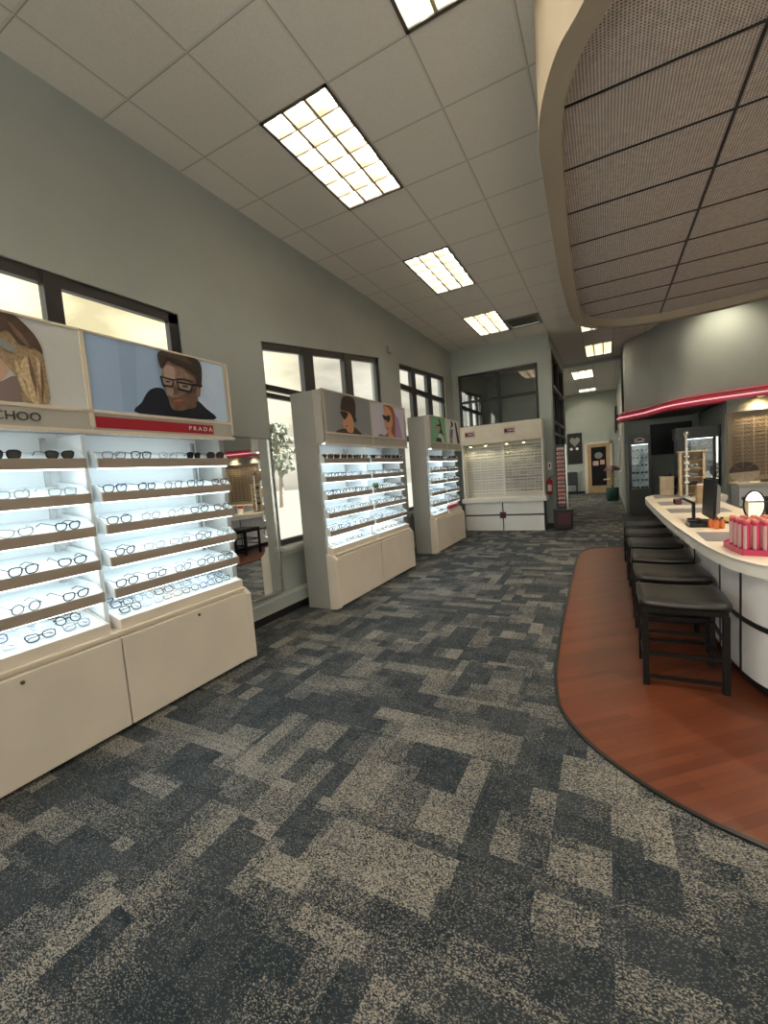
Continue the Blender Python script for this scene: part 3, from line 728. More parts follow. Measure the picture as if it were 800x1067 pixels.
# -- eyeglasses -------------------------------------------------------------
def rim_pts(kind, side):
    """outline of one lens (y,z), lens centre at y=side*0.034"""
    cy = side*0.034; out = []
    w, h, p = {'round':(.0235,.0225,2.0), 'rect':(.0265,.0175,3.6), 'square':(.0265,.0205,2.9), 'cat':(.0265,.019,2.5), 'aviator':(.028,.0245,2.3)}[kind]
    for k in range(16):
        t = 2*PI*k/16; c, s = math.cos(t), math.sin(t)
        y = w*math.copysign(abs(c)**(2/p), c); z = h*math.copysign(abs(s)**(2/p), s)
        if kind == 'cat' and z > 0: z += .005*max(0, y*side/w)
        if kind in ('aviator','square','cat'): y *= 1+.10*(z/h)
        out.append((cy+y, z))
    return out
def glasses_parts(kind, folded, sun):
    """local frame: front faces +X, width along Y, lens centre height z=0.024"""
    zc = .024; fr = MB(); lens = []; tm = []
    for sd in (-1, 1):
        pts = rim_pts(kind, sd)
        fr.tube([(-.0015*abs(p[0])/.06, p[0], p[1]+zc) for p in pts], .0031 if not sun else .0033, 5, closed=True)
        l = MB(); l.add([(-.0005, p[0], p[1]+zc) for p in pts]+[(-.002, p[0], p[1]+zc) for p in pts], [tuple(range(16)), tuple(range(31,15,-1))]); lens.append(l)
    fr.tube([(0,-.011,zc+.005),(.001,-.004,zc+.009),(.001,.004,zc+.009),(0,.011,zc+.005)], .002, 5)
    for sd in (-1, 1):
        y = sd*.064; t = MB(); fr.box(-.004, .001, min(y,sd*.058), max(y,sd*.058), zc+.008, zc+.014)
        if folded: t.tube([(-.003,y,zc+.011),(-.010,y*.95,zc+.011),(-.012-.004*(sd>0),-y*.55,zc+.009),(-.013-.004*(sd>0),-y*.85,zc+.001)], [.002,.002,.002,.003], 5)
        else: t.tube([(-.002,y,zc+.011),(-.05,y*1.03,zc+.011),(-.095,y*1.0,zc+.009),(-.128,y*.95,zc-.012)], [.002,.002,.002,.003], 5)
        tm.append(t)
    return fr, lens, tm
PROTO = {}
def glasses(kind, colour, sun, folded, parts, label, loc, rot, group):
    key = (kind, colour, sun, folded, parts)
    cm = 'frame_'+colour; lm = 'lens_dark' if sun else 'lens'
    if key not in PROTO:
        fr, lens, tm = glasses_parts(kind, folded, sun)
        if parts:
            r = bpy.data.objects.new('sunglasses' if sun else 'eyeglasses', None); r.empty_display_size = .03; COL.objects.link(r)
            fr.build('frame_front', cm, r)
            for l in lens: l.build('lens', lm, r)
            for t_ in tm: t_.build('temple', cm, r)
        else:
            m = MB()
            for q, i in [(fr,0)]+[(l,1) for l in lens]+[(t_,0) for t_ in tm]:
                o_ = len(m.v); m.v += q.v; m.f += [[a+o_ for a in f_] for f_ in q.f]; m.mi += [i]*len(q.f); m.sm += q.sm
            r = m.build('sunglasses' if sun else 'eyeglasses', [cm, lm])
        PROTO[key] = r; o = r
        o.location = loc; o.rotation_euler = rot
    else:
        o = dup_tree(PROTO[key], loc, rot)
    o.scale = (1.1, 1.1, 1.1)
    return tag(o, label, 'sunglasses' if sun else 'eyeglasses', group)
ORD = ['first','second','third','fourth','fifth','sixth','seventh','eighth','ninth','tenth','eleventh','twelfth','thirteenth','fourteenth','fifteenth']
CNAME = dict(black='black', tortoise='brown tortoiseshell', grey='grey', clear='clear', gold='thin gold', blue='dark blue')
KNAME = dict(round='round', rect='rectangular', square='square', cat='cat-eye', aviator='aviator')

LIPZ = [1.617, 1.418, 1.227, 1.032, 0.842]
XF = -2.55      # front face of header and base
def cabinet(label, y0, y1, nb, posters, sideL, sideR, name_text, band, near_detail, group):
    r = thing('display_cabinet', label, 'display cabinet', (-2.75, (y0+y1)/2, 0), group)
    bw_ = (y1-y0)/nb; SP = .045
    prof = [(-2.96,.0),(-2.60,.0),(-2.545,.02),(-2.545,.54),(-2.60,.585),(-2.67,.60),(-2.67,1.76),(-2.60,1.775),(-2.55,1.79),(-2.55,2.32),(-2.96,2.32)]
    for s, on in ((y0, sideL), (y1-SP, sideR)):
        if on:
            part('side_panel', MB().box(-2.96, -2.672, s, s+SP, 0, 2.32), 'side_grey', r, bevel=.003)
            part('header_cheek', MB().prism([(-2.671,1.76),(-2.60,1.775),(-2.55,1.79),(-2.55,2.32),(-2.671,2.32)], 'y', s, s+SP), 'side_panel', r, bevel=.003)
            part('base_cheek', MB().prism([(-2.671,.0),(-2.60,.0),(-2.545,.02),(-2.545,.54),(-2.60,.585),(-2.671,.60)], 'y', s, s+SP), 'laminate', r, bevel=.003)
    ya = y0+(SP if sideL else 0.002); yb = y1-(SP if sideR else 0.002)
    part('back_panel', MB().box(-2.96, -2.935, ya, yb, .55, 1.80), 'back_white', r)
    # base box and ledge
    part('base', MB().box(-2.93, -2.575, ya, yb, .05, .575).box(-2.93,-2.62, ya, yb, 0.0, .05), 'laminate', r)
    part('ledge', MB().box(-2.93, -2.56, ya, yb, .575, .597), 'edge_light', r, bevel=.003)
    hd_ = MB().box(-2.955, XF-.012, ya, yb, 1.79, 2.32)
    part('header', hd_, 'side_panel', r)
    for k in range(nb):
        a = y0+k*bw_; b = a+bw_; g = .004
        d = part('door', MB().box(-2.575, -2.545, max(a+g,ya if k==0 and sideL else a+g), min(b-g, yb if k==nb-1 and sideR else b-g), .03, .562), 'laminate', r, bevel=.003)
        if near_detail:
            yl = (a+b)/2+.02
            lk = MB(); lk.tube([(-2.546,yl,.525),(-2.538,yl,.525)], .010, 12)
            o_ = part('lock', lk, 'lock', r); 
        # header frame + band
        hz = MB(); yo = a+.012; yp = b-.012
        hz.box(XF-.014, XF+.004, a, yo, 1.79, 2.325).box(XF-.014, XF+.004, yp, b, 1.79, 2.325).box(XF-.014, XF+.004, a, b, 2.312, 2.325).box(XF-.014, XF+.004, a, b, 1.868, 1.886)
        hz.box(XF-.014, XF+.012, a, b, 1.752, 1.772)
        part('header_frame', hz, 'edge_light', r, bevel=.002)
        bd = MB().box(XF-.013, XF-.002, yo, yp, 1.77, 1.868); part('header_band', bd, 'taupe' if band[k] is None else 'side_panel', r)
        if band[k] == 'red':
            part('red_stripe', MB().box(XF-.004, XF+.001, a+.02, a+.835, 1.787, 1.851), 'red_band', r)
        if name_text[k]:
            tx, sz, yc, mt, sq = name_text[k]
            part('lettering', lettering(tx, sz, (XF+.002, yc, 1.819), (0,1,0), (0,0,1), squash=sq), mt, r)
        if posters[k]:
            pm_, mats = poster_mesh(XF-.004, [posters[k]])
            part('poster', pm_, mats, r)
        # pilaster between shelves (white upright with grey rail)
        part('upright', MB().box(-2.93, -2.665, a-.012 if k else a+(.045 if sideL else .0), a+.012+(.045 if (sideL and k==0) else 0), .60, 1.76), 'back_white', r)
        if k == nb-1 and not sideR: part('upright', MB().box(-2.93, -2.665, b-.014, b-.002, .60, 1.76), 'back_white', r)
        part('rail', MB().box(-2.935, -2.915, b-.10, b-.075, .62, 1.76), 'steel', r)
        # shelves
        sa, sb = a+.035, b-.035
        for j, z in enumerate(LIPZ):
            sh = MB(); dz = .07
            sh.prism([(-2.612,z-.012),(-2.93,z+dz-.012),(-2.93,z+dz-.03),(-2.612,z-.055)], 'y', sa, sb)
            s_ = part('shelf', sh, 'shelf_white', r)
            lp = MB(); lp.box(-2.613, -2.60, sa-.004, sb+.004, z-.056, z); part('shelf_lip', lp, 'taupe', s_)
            for e0, e1 in ((sa-.004, sa+.004), (sb-.004, sb+.004)):
                en = MB(); en.prism([(-2.613,z-.056),(-2.613,z+.006),(-2.66,z+.045),(-2.93,z+.085),(-2.93,z-.03)], 'y', e0, e1)
                part('shelf_end', en, 'shelf_white', s_)
            part('light_strip', MB().box(-2.73, -2.66, sa+.01, sb-.01, z-.046, z-.038), 'led', s_)
            part('light_strip', MB().box(-2.640, -2.616, sa+.005, sb-.005, z-.063, z-.056), 'led', s_)
        part('light_strip', MB().box(-2.72, -2.67, sa+.12, sb-.12, 1.776, 1.789), 'led', r)
        part('light_strip', MB().box(-2.600, -2.580, a+.06, b-.06, 1.757, 1.765), 'led', r)
        # bottom tray
        z = .655; tr = MB(); tr.prism([(-2.602,z-.010),(-2.93,z+.085),(-2.93,z-.055),(-2.602,z-.058)], 'y', sa, sb); ty = part('tray', tr, 'shelf_white', r)
        tl = MB(); tl.box(-2.603, -2.590, sa-.004, sb+.004, z-.058, z+.002)
        tl.prism([(-2.603,z-.058),(-2.603,z+.002),(-2.93,z+.10),(-2.93,z-.058)], 'y', sa-.006, sa-.001).prism([(-2.603,z-.058),(-2.603,z+.002),(-2.93,z+.10),(-2.93,z-.058)], 'y', sb+.001, sb+.006)
        part('tray_lip', tl, 'laminate', ty)
    return r

def fill(y0, y1, shelves, tray_rows, where, parts, frm='left'):
    """shelves: per shelf a list of (kind, colour, sun) slots; None leaves a gap"""
    sa, sb = y0+.035, y1-.035
    for j, row in enumerate(shelves):
        n = len(row); z = LIPZ[j]; idx = [i for i, q in enumerate(row) if q]
        for i in idx:
            kd, co, sun = row[i]; yc = sa + (sb-sa)*(i+.5)/n + random.uniform(-.012,.012); k = idx.index(i) if frm == 'left' else len(idx)-1-idx.index(i)
            lab = '%s %s %s %s from %s, %s shelf %s' % (CNAME[co], KNAME[kd], 'sunglasses' if sun else 'glasses', ORD[k], frm, ORD[j], where)
            sl_ = .058/.318
            glasses(kd, co, sun, False, parts, lab, (-2.632, yc, z-.012+.02*sl_+.0035), (0, 0.17, random.uniform(-.25,.25)), 'glasses on the lit cabinet shelves')
    rows = len(tray_rows)
    for j, row in enumerate(tray_rows):
        n = len(row)
        for i, q in enumerate(row):
            if not q: continue
            kd, co, sun = q; yc = sa+.04 + (sb-sa-.08)*(i+.5)/n; x = -2.655-.085*j; z = .655-.010+(-x-2.602)*(.095/.328)+.004
            k = i if frm == 'left' else n-1-i
            rw = ['front','middle','back'][j]
            lab = '%s %s %s %s from %s, tray %s row %s' % (CNAME[co], KNAME[kd], 'sunglasses' if sun else 'glasses', ORD[k], frm, rw, where)
            glasses(kd, co, sun, True, parts, lab, (x, yc, z+.002), (0, -0.62, random.uniform(-.06,.06)), 'glasses in the bottom trays')
_B = 'black'
def rnd_row(n, sunp=0.0, R=random):
    out = []
    for _ in range(n):
        sun = R.random() < sunp
        out.append((R.choice(['round','rect','rect','square','cat','square']), R.choice(['black','black','tortoise','grey','clear','blue','gold']), sun))
    return out
# near cabinets
C0, C1, C2 = 0.39, 1.405, 2.43
cabinet('nearest lit eyewear cabinet, at the left edge, under the blonde woman poster', C0, C1, 1, [(BLONDE, [('bg','p_greylight'),('shoulder','p_mauve'),('face','p_face'),('hair','p_blonde'),('strand','p_blonde_l'),('strand2','p_blonde_l'),('s3','p_brown2'),('s4','p_blonde_l'),('s5','p_brown2'),('top','p_brown'),('s6','p_brown2'),('glass','p_shade'),('temple','p_steel')])], True, False,
        [('JIMMY CHOO', .062, .965, 'dark_grey', 1.05)], ['plain'], True, 'near eyewear cabinets')
cabinet('lit eyewear cabinet under the poster of a bearded man in glasses', C1, C2, 1, [(MAN, [('bg','p_blue'),('fold','p_fold'),('pale','p_pale'),('neck','p_skin_d'),('shirt','p_navy'),('face','p_skin'),('lit','p_face2'),('shade','p_skin_m'),('brow2','p_hair'),('beard','p_skin_d'),('mouth','p_lip'),('nose','p_skin_m'),('ear','p_ear'),('hair','p_hair'),('lock','p_brown'),('g1','p_black'),('l1','p_lens'),('g2','p_black'),('l2','p_lens'),('eye1','p_hair'),('eye2','p_hair'),('arm','p_black')])], False, True,
        [('P R A D A', .040, 2.13, 'paper', 1.15)], ['red'], True, 'near eyewear cabinets')
R1 = [[('rect','black',True),('cat','black',True),('square','black',True),('cat','black',True)],
      [('rect','clear',False),('square','black',False),('rect','clear',False),('rect','clear',False)],
      [('rect','grey',False),('round','grey',False),('cat','clear',False),('cat','black',False)],
      [('rect','clear',False),('square','black',False),('square','black',False),('cat','black',False)],
      [('round','clear',False),('round','grey',False),('round','grey',False),('cat','black',False)]]
fill(C0, C1, R1, [rnd_row(5), rnd_row(5), rnd_row(5)], 'under the blonde woman poster', True, 'right')
R2 = [[('rect','grey',False),('square','black',False),('rect','clear',False),('square','black',True),('aviator','tortoise',True)],
      [('square','blue',False),('rect','black',False),('round','grey',False),('square','black',False),('cat','tortoise',False)],
      [('square','black',False),('rect','clear',False),('round','clear',False),('cat','black',False),('cat','tortoise',False)],
      [('cat','black',False),('rect','clear',False),('rect','clear',False),('cat','black',False),('rect','clear',False)],
      [('square','black',False),('rect','black',False),('square','grey',False),('square','black',False),('rect','black',False)]]
fill(C1, C2, R2, [rnd_row(6), rnd_row(6), rnd_row(6)], 'under the bearded man poster', True, 'left')
# middle cabinet
D0, D1 = 3.655, 5.68; DM = (D0+D1)/2
cabinet('middle free-standing lit eyewear cabinet in front of the second window', D0, D1, 2,
        [(DARKWOMAN, [('bg','p_steel'),('shirt','p_coat'),('face','p_orange'),('mouth','p_lip'),('hair','p_hair'),('glass','p_shade')]),
         (REDWOMAN, [('bg','p_lav'),('streak','p_mauve2'),('hair','p_red'),('face','p_orange'),('mouth','p_lip'),('shoulder','p_mauve'),('glass','p_shade')])], True, True,
        [None, None], ['plain','plain'], False, 'far eyewear cabinets')
E0, E1 = 6.67, 8.235; EM = (E0+E1)/2
cabinet('farthest lit eyewear cabinet, under the green poster, near the back wall', E0, E1, 2,
        [(GREENWOMAN, [('bg','p_green'),('body','p_white'),('shirt','p_black'),('bag','p_rose'),('face','p_face'),('hair','p_hair')]),
         (WHITEFIG, [('bg','p_white'),('g2','p_mid'),('g1','p_black'),('g3','p_steel'),('g4','p_black')])], True, True,
        [None, None], ['plain','plain'], False, 'far eyewear cabinets')
for (a, b, w) in ((D0, DM, 'of middle cabinet, left bay'), (DM, D1, 'of middle cabinet, right bay')):
    fill(a, b, [rnd_row(7, .9)] + [rnd_row(7) for _ in range(4)], [rnd_row(7)], w, False)
for (a, b, w) in ((E0, EM, 'of farthest cabinet, left bay'), (EM, E1, 'of farthest cabinet, right bay')):
    fill(a, b, [rnd_row(6, .9)] + [rnd_row(6) for _ in range(4)], [rnd_row(5)], w, False)
# small cards standing on the shelves
tag(MB().box(-2.64, -2.628, 4.74, 4.86, 1.235, 1.30).build('shelf_card', 'green_soft'), 'small green card standing on the middle cabinet shelf', 'card')
m = MB().box(-2.66, -2.62, 7.55, 8.15, .672, .74); tag(m.build('brand_sign', 'red'), 'long red sign block lying on the tray of the farthest cabinet', 'sign')

# ------------------------------------------------------------------ mirror on the left wall
r = thing('wall_mirror', 'tall thin framed mirror on the wall between the cabinets, reflecting the counter', 'mirror', (XL+.03, 3.06, .22))
my0, my1, mz0, mz1 = 2.70, 3.39, .26, 1.86
part('frame', MB().box(XL+.020, XL+.040, my0, my1, mz0, mz0+.015).box(XL+.020, XL+.040, my0, my1, mz1-.015, mz1).box(XL+.020, XL+.040, my0, my0+.015, mz0, mz1).box(XL+.020, XL+.040, my1-.015, my1, mz0, mz1).box(XL, XL+.024, my0+.02, my1-.02, mz0+.02, mz1-.02), 'steel', r)
part('mirror_glass', MB().poly([(XL+.026,my0+.01,mz0+.01),(XL+.026,my1-.01,mz0+.01),(XL+.026,my1-.01,mz1-.01),(XL+.026,my0+.01,mz1-.01)]), 'mirror', r)

# ------------------------------------------------------------------ white display unit on the back wall
r = thing('wall_display_unit', 'white slatted eyewear display unit with drawers against the back wall', 'display unit', (-1.98, 9.5, 0))
ux0, ux1 = -2.86, -1.15; uf = 9.24
part('base', MB().box(ux0+.03, ux1-.02, uf+.01, YB, .0, .62), 'black', r)
um = -2.005
for (a, b) in ((ux0+.03, um-.012), (um+.012, ux1-.02)):
    for (c_, d) in ((.0, .325), (.355, .615)):
        part('drawer', MB().box(a, b, uf, uf+.02, c_+.004, d), 'white_gloss', r)
part('square_plate', MB().box(um-.065, um+.065, uf-.012, uf+.005, .275, .405), 'dark_maroon', r)
part('countertop', MB().box(ux0-.02, ux1+.04, uf-.05, YB, .62, .715), 'white_gloss', r, bevel=.006)
part('backboard', MB().box(ux0, ux1, YB-.10, YB, .715, 2.30), 'slat_cream', r)
part('header', MB().box(ux0, ux1, uf+.03, YB-.1, 1.90, 2.30), 'warm_white', r)
for (a, b) in ((ux0, ux0+.035), (ux1-.035, ux1)):
    part('side_board', MB().box(a, b, uf+.06, YB-.1, .715, 1.90), 'white', r)
sl = MB()
for k in range(19): z_ = .80+.057*k; sl.box(ux0+.04, ux1-.04, YB-.112, YB-.10, z_, z_+.030)
sl.box(um-.012, um+.012, YB-.118, YB-.10, .76, 1.89)
part('slats', sl, 'white', r)
for (sx, tx) in ((-2.64, 'NICE'), (-1.79, 'NICE')):
    s_ = part('brand_plate', MB().box(sx-.12, sx+.12, uf+.018, uf+.032, 2.05, 2.20), 'sign_pink', r)
    part('brand_block', MB().box(sx-.105, sx+.10, uf+.012, uf+.02, 2.085, 2.165), 'dark_maroon', s_)
    part('lettering', lettering(tx, .065, (sx+.03, uf+.010, 2.125), (1,0,0), (0,0,1)), 'paper', s_)
for k, sx in enumerate((-2.66, -2.33, -1.88, -1.53)):
    q = thing('display_light', ['first','second','third','fourth'][k] + ' small warm light from the left under the header of the white back display', 'light', (sx, uf+.10, 1.88), 'warm lights over the white back display')
    part('shade', MB().lathe([(.02,1.90),(.035,1.885),(.055,1.86),(.052,1.858)], sx, uf+.10, 14), 'steel', q)
    part('bulb', MB().lathe([(.001,1.885),(.03,1.875),(.034,1.860),(.001,1.848)], sx, uf+.10, 12), 'bulb', q)
# glasses on it: right half as individuals, left half as one mass
def simple_glasses_mb(kind, loc, rz):
    fr, lens, tm = glasses_parts(kind, False, False); m = MB()
    for q, i in [(fr,0)]+[(l,1) for l in lens]:
        o_ = len(m.v); m.v += q.v; m.f += [[a+o_ for a in f_] for f_ in q.f]; m.mi += [i]*len(q.f); m.sm += q.sm
    mt = Matrix.Translation(loc) @ Matrix.Rotation(rz, 4, 'Z'); m.xform(mt); return m
left = MB()
for rr in range(14):
    for cc in range(5):
        g = simple_glasses_mb('rect', (-2.74+.155*cc, YB-.125, .82+.0735*rr), -PI/2); o_ = len(left.v)
        left.v += g.v; left.f += [[a+o_ for a in f_] for f_ in g.f]; left.mi += g.mi; left.sm += g.sm
tag(left.build('eyeglasses_rows', ['frame_clear','lens']), 'rows of glasses, paled to imitate glare, on the left half of the white back display', 'glasses', kind='stuff')  # clear frame colour stands in for the glare on this half
for rr in range(14):
    for cc in range(5):
        co = random.choice(['black','grey','tortoise','black','blue','gold']); kd = random.choice(['rect','square','round'])
        glasses(kd, co, False, False, False, '%s %s glasses, %s from left, %s row down, white back display' % (CNAME[co], KNAME[kd], ORD[cc], ORD[13-rr]),
                (-1.90+.155*cc, YB-.118-.02, .82+.0735*rr), (0,0,-PI/2), 'glasses on the white back display')

# ------------------------------------------------------------------ things by the corridor corner
q = thing('fire_extinguisher', 'red fire extinguisher hanging on the wall right of the white display unit', 'fire extinguisher', (-1.075, 9.57, .72))
part('cylinder', MB().lathe([(.01,.72),(.05,.725),(.055,.75),(.055,.98),(.045,1.02),(.018,1.04),(.018,1.06)], -1.075, 9.575, 20), 'ext_red', q)
part('label', MB().prism([( -1.075+.0565*math.sin(t), 9.575-.0565*math.cos(t)) for t in [(-0.8+.2*i) for i in range(9)]] + [( -1.075+.0545*math.sin(t), 9.575-.0545*math.cos(t)) for t in [(0.8-.2*i) for i in range(9)]], 'z', .79, .93), 'paper', q)
part('handle', MB().box(-1.10, -1.05, 9.54, 9.61, 1.06, 1.075).prism([(-1.06,1.075),(-1.0,1.10),(-1.0,1.11),(-1.07,1.09)], 'y', 9.565, 9.585), 'black', q)
part('hose', MB().tube([(-1.09,9.575,1.05),(-1.13,9.56,1.0),(-1.135,9.56,.85),(-1.12,9.56,.78)], .008, 8), 'black', q)
part('bracket', MB().box(-1.11, -1.04, 9.62, 9.65, .80, 1.0), 'ext_red', q)
q = tag(MB().box(-1.115, -1.035, YB-.008, YB, 1.24, 1.40).build('notice', 'paper', origin=(-1.075, YB, 1.24)), 'small white notice on the wall above the fire extinguisher', 'notice')
part('pictogram', MB().prism([(-1.075,1.28),(-1.06,1.33),(-1.065,1.36),(-1.085,1.36),(-1.09,1.33)], 'y', YB-.010, YB-.008), 'dark_maroon', q)

sx, sy = -.82, 9.42
q = thing('display_tower', 'narrow black rack tower on a dark base box at the corridor corner', 'display rack', (sx, sy, 0))
part('base_box', MB().box(sx-.17, sx+.17, sy-.16, sy+.16, .03, .40).box(sx-.15, sx+.15, sy-.14, sy+.14, 0, .03), 'black', q, bevel=.01)
part('base_top', MB().box(sx-.185, sx+.185, sy-.175, sy+.175, .40, .43), 'dark_grey', q, bevel=.005)
part('base_panel', MB().box(sx-.10, sx+.15, sy-.166, sy-.160, .12, .36), 'dark_maroon', q)
part('column', MB().box(sx-.11, sx+.08, sy-.03, sy+.07, .43, 1.73), 'black', q)
part('side_rail', MB().box(sx+.08, sx+.10, sy-.05, sy+.08, .43, 1.73), 'steel', q)
part('hooks', MB().box(sx-.07, sx+.06, sy-.10, sy-.03, .50, .505).box(sx-.07, sx+.06, sy-.10, sy-.03, 1.66, 1.665), 'steel', q)
pk = None
for k in range(14):
    z_ = 1.63-.083*k
    if pk is None:
        pk = thing('lens_cleaner_pack', '', 'pack', (sx, sy-.03, z_), 'packs on the rack tower')
        part('card', MB().prism([(sy-.035,z_-.022),(sy-.10,z_-.012),(sy-.10,z_+.030),(sy-.035,z_+.045)], 'x', sx-.075, sx+.055), 'pink_label', pk)
        part('stripe', MB().box(sx-.06, sx+.035, sy-.103, sy-.100, z_-.006, z_+.010), 'red', pk)
        o = pk
    else: o = dup_tree(pk, (sx, sy-.03, z_))
    o['label'] = '%s pale pink pack from the top of the rack tower at the corridor corner' % ORD[k]

# ------------------------------------------------------------------ corridor end
d = struct('door_1', MB().box(-.70, .12, 19.40, 19.45, .01, 1.98), 'door_wood')
part('door_frame', MB().box(-.80, -.70, 19.38, 19.45, 0, 2.07).box(.12, .20, 19.38, 19.45, 0, 2.07).box(-.80, .20, 19.38, 19.45, 1.98, 2.07), 'warm_white', d)
part('door_glass', MB().box(-.56, -.02, 19.39, 19.41, .30, 1.86), 'black_gloss', d)
part('decal', MB().prism([(-.29+.15*math.cos(t), 1.52+.13*math.sin(t)) for t in [i*PI/10 for i in range(20)]], 'y', 19.380, 19.389), 'grey', d)
part('door_notice', MB().box(-.50, -.30, 19.380, 19.389, 1.12, 1.30).box(-.24, -.08, 19.380, 19.389, 1.15, 1.33), 'pink_label', d)
part('handle', MB().tube([(.06,19.37,1.0),(-.03,19.37,1.0)], .012, 8), 'steel', d)
q = thing('wall_poster', 'black poster with a pale face shape on the far corridor wall', 'poster', (-1.16, 19.44, 1.24))
part('sheet', MB().box(-1.44, -.88, 19.42, 19.45, 1.24, 2.50), 'black', q)
hp = [(-1.15+.19*math.sin(t)**3, 2.16+.014*(13*math.cos(t)-5*math.cos(2*t)-2*math.cos(3*t)-math.cos(4*t))) for t in [i*2*PI/28 for i in range(28)]]
part('printed_face', MB().prism(hp, 'y', 19.415, 19.42), 'grey', q)
for k, cx_ in enumerate((-1.29, -1.07)):
    part('printed_disc', MB().prism([(cx_+.055*math.cos(t), 1.86+.055*math.sin(t)) for t in [i*PI/8 for i in range(16)]], 'y', 19.413, 19.42), 'paper', q)
q = thing('waiting_chair', 'dark navy upholstered chair against the far corridor wall', 'chair', (-1.30, 18.95, 0))
part('seat', MB().box(-1.52, -1.08, 18.75, 19.2, .40, .48), 'fabric_navy', q, bevel=.02)
part('backrest', MB().box(-1.52, -1.08, 19.2, 19.27, .48, .92), 'fabric_navy', q, bevel=.02)
for (a, b) in ((-1.5,18.78),(-1.1,18.78),(-1.5,19.24),(-1.1,19.24)): part('leg', MB().tube([(a,b,0),(a,b,.42)], .015, 8), 'black', q)
fx, fy = .14, 15.6
q = thing('merchandise_stand', 'slim stand with a dark cap and a dark green bin in the back corridor', 'stand', (fx, fy, 0))
part('bin', MB().lathe([(.13,0),(.17,.02),(.19,.42),(.17,.44)], fx, fy, 16), 'bag_green', q)
part('post', MB().tube([(fx,fy,.4),(fx,fy,1.05)], .025, 10), 'black', q)
part('cap', MB().lathe([(.24,.98),(.21,1.05),(.12,1.12),(.001,1.15)], fx, fy, 18), 'dark_maroon', q)
part('side_arm', MB().tube([(fx-.25,fy,.70),(fx,fy,.72),(fx+.2,fy,.70)], .02, 8), 'paper', q)
part('panel', MB().box(fx-.06, fx+.06, fy-.05, fy-.03, .5, .92), 'wood_mid', q)
q = thing('wall_television', 'thin black screen high on the right side wall of the corridor', 'television', (.36, 17.8, 2.3))
part('screen', MB().box(.30, .35, 17.0, 18.7, 2.32, 3.15), 'black_gloss', q, bevel=.005)
part('mount', MB().box(.35, .40, 17.7, 18.0, 2.6, 2.9), 'dark_grey', q)
q = thing('framed_print', 'white framed print on the right side wall of the corridor below the screen', 'picture', (.39, 15.4, .9))
part('frame', MB().box(.365, .40, 14.9, 16.1, .95, 2.0), 'white', q)
part('print', MB().box(.360, .365, 15.0, 16.0, 1.02, 1.93), 'grey', q)

# ------------------------------------------------------------------ lit upright cases, television in the recess
def case(x0, x1, y0, y1, zt, gx0, gx1, gz0, gz1, label, top):
    q = thing('display_case', label, 'display case', ((x0+x1)/2, (y0+y1)/2, 0))
    b = MB(); b.box(x0, x1, y0, y1, .06, gz0).box(x0+.03, x1-.03, y0+.03, y1-.03, 0, .06); part('base', b, 'dark_grey', q)
    part('top', MB().box(x0-top, x1+top, y0-top, y1, gz1, zt), 'black', q)
    part('post', MB().prism([(x0,y0),(gx0,y0),(gx0,y0+.03),(x0+.02,y0+.03),(x0+.02,y1),(x0,y1)], 'z', gz0, gz1), 'black', q)
    part('post', MB().prism([(x1,y0),(x1,y1),(x1-.02,y1),(x1-.02,y0+.03),(gx1,y0+.03),(gx1,y0)], 'z', gz0, gz1), 'black', q)
    part('backing', MB().box(x0+.02, x1-.02, y1-.02, y1, gz0, gz1), 'case_glow', q)
    part('light_strip', MB().box(x0+.04, x1-.04, y0+.04, y0+.07, gz1-.012, gz1-.002), 'led', q)
    part('light_strip', MB().box(x0+.03, x0+.045, y0+.03, y0+.045, gz0+.02, gz1-.02), 'led', q); part('light_strip', MB().box(x1-.045, x1-.03, y0+.03, y0+.045, gz0+.02, gz1-.02), 'led', q)
    n = 6
    for k in range(1, n): part('glass_shelf', MB().box(x0+.03, x1-.03, y0+.06, y1-.03, gz0+(gz1-gz0)*k/n, gz0+(gz1-gz0)*k/n+.008), 'frame_clear', q)
    part('glass_door', MB().poly([(gx0,y0+.015,gz0),(gx1,y0+.015,gz0),(gx1,y0+.015,gz1),(gx0,y0+.015,gz1)]), 'lens', q)
    return q
ca = case(.45, .89, 11.45, 11.72, 1.84, .51, .84, .62, 1.65, 'tall lit black display case with a white oval logo by the corridor entrance', 0)
el = MB(); N = 28
for k in range(N):
    t0, t1 = 2*PI*k/N, 2*PI*(k+1)/N; O = lambda t, a, b: (.67+a*math.cos(t), 11.444, 1.755+b*math.sin(t))
    el.poly([O(t0,.10,.042), O(t1,.10,.042), O(t1,.075,.024), O(t0,.075,.024)])
el.box(.56, .77, 11.442, 11.448, 1.695, 1.709)
part('logo', el, 'paper', ca)
cb = case(1.20, 1.84, 9.95, 10.35, 1.86, 1.36, 1.76, .86, 1.64, 'lit display case with a wide black top beside the tan slatwall', .03)
part('corner_post', MB().box(1.80, 1.84, 9.92, 9.95, .86, 1.64), 'chrome', cb)
def case_glasses(x0, x1, y, zs, n, where):
    for j, z in enumerate(zs):
        for i in range(n):
            co = random.choice(['black','grey','clear','tortoise']); kd = random.choice(['rect','square','aviator'])
            glasses(kd, co, True, False, False, '%s sunglasses, %s from left, %s shelf, %s' % (CNAME[co], ORD[i], ORD[len(zs)-1-j], where), (x0+(x1-x0)*(i+.5)/n, y, z), (0,0,-PI/2), 'sunglasses in the lit cases')
case_glasses(.50, .85, 11.53, [.62+1.03*k/6+.010 for k in range(0,6)], 2, 'tall case by the corridor')
case_glasses(1.34, 1.78, 10.05, [.86+.78*k/6+.010 for k in range(0,6)], 2, 'case with the wide black top')
q = thing('television', 'large black television in the recess between the two lit cases', 'television', (1.28, 12.05, 1.38))
part('screen', MB().box(.93, 1.74, 12.02, 12.06, 1.38, 2.10), 'black_gloss', q, bevel=.004)
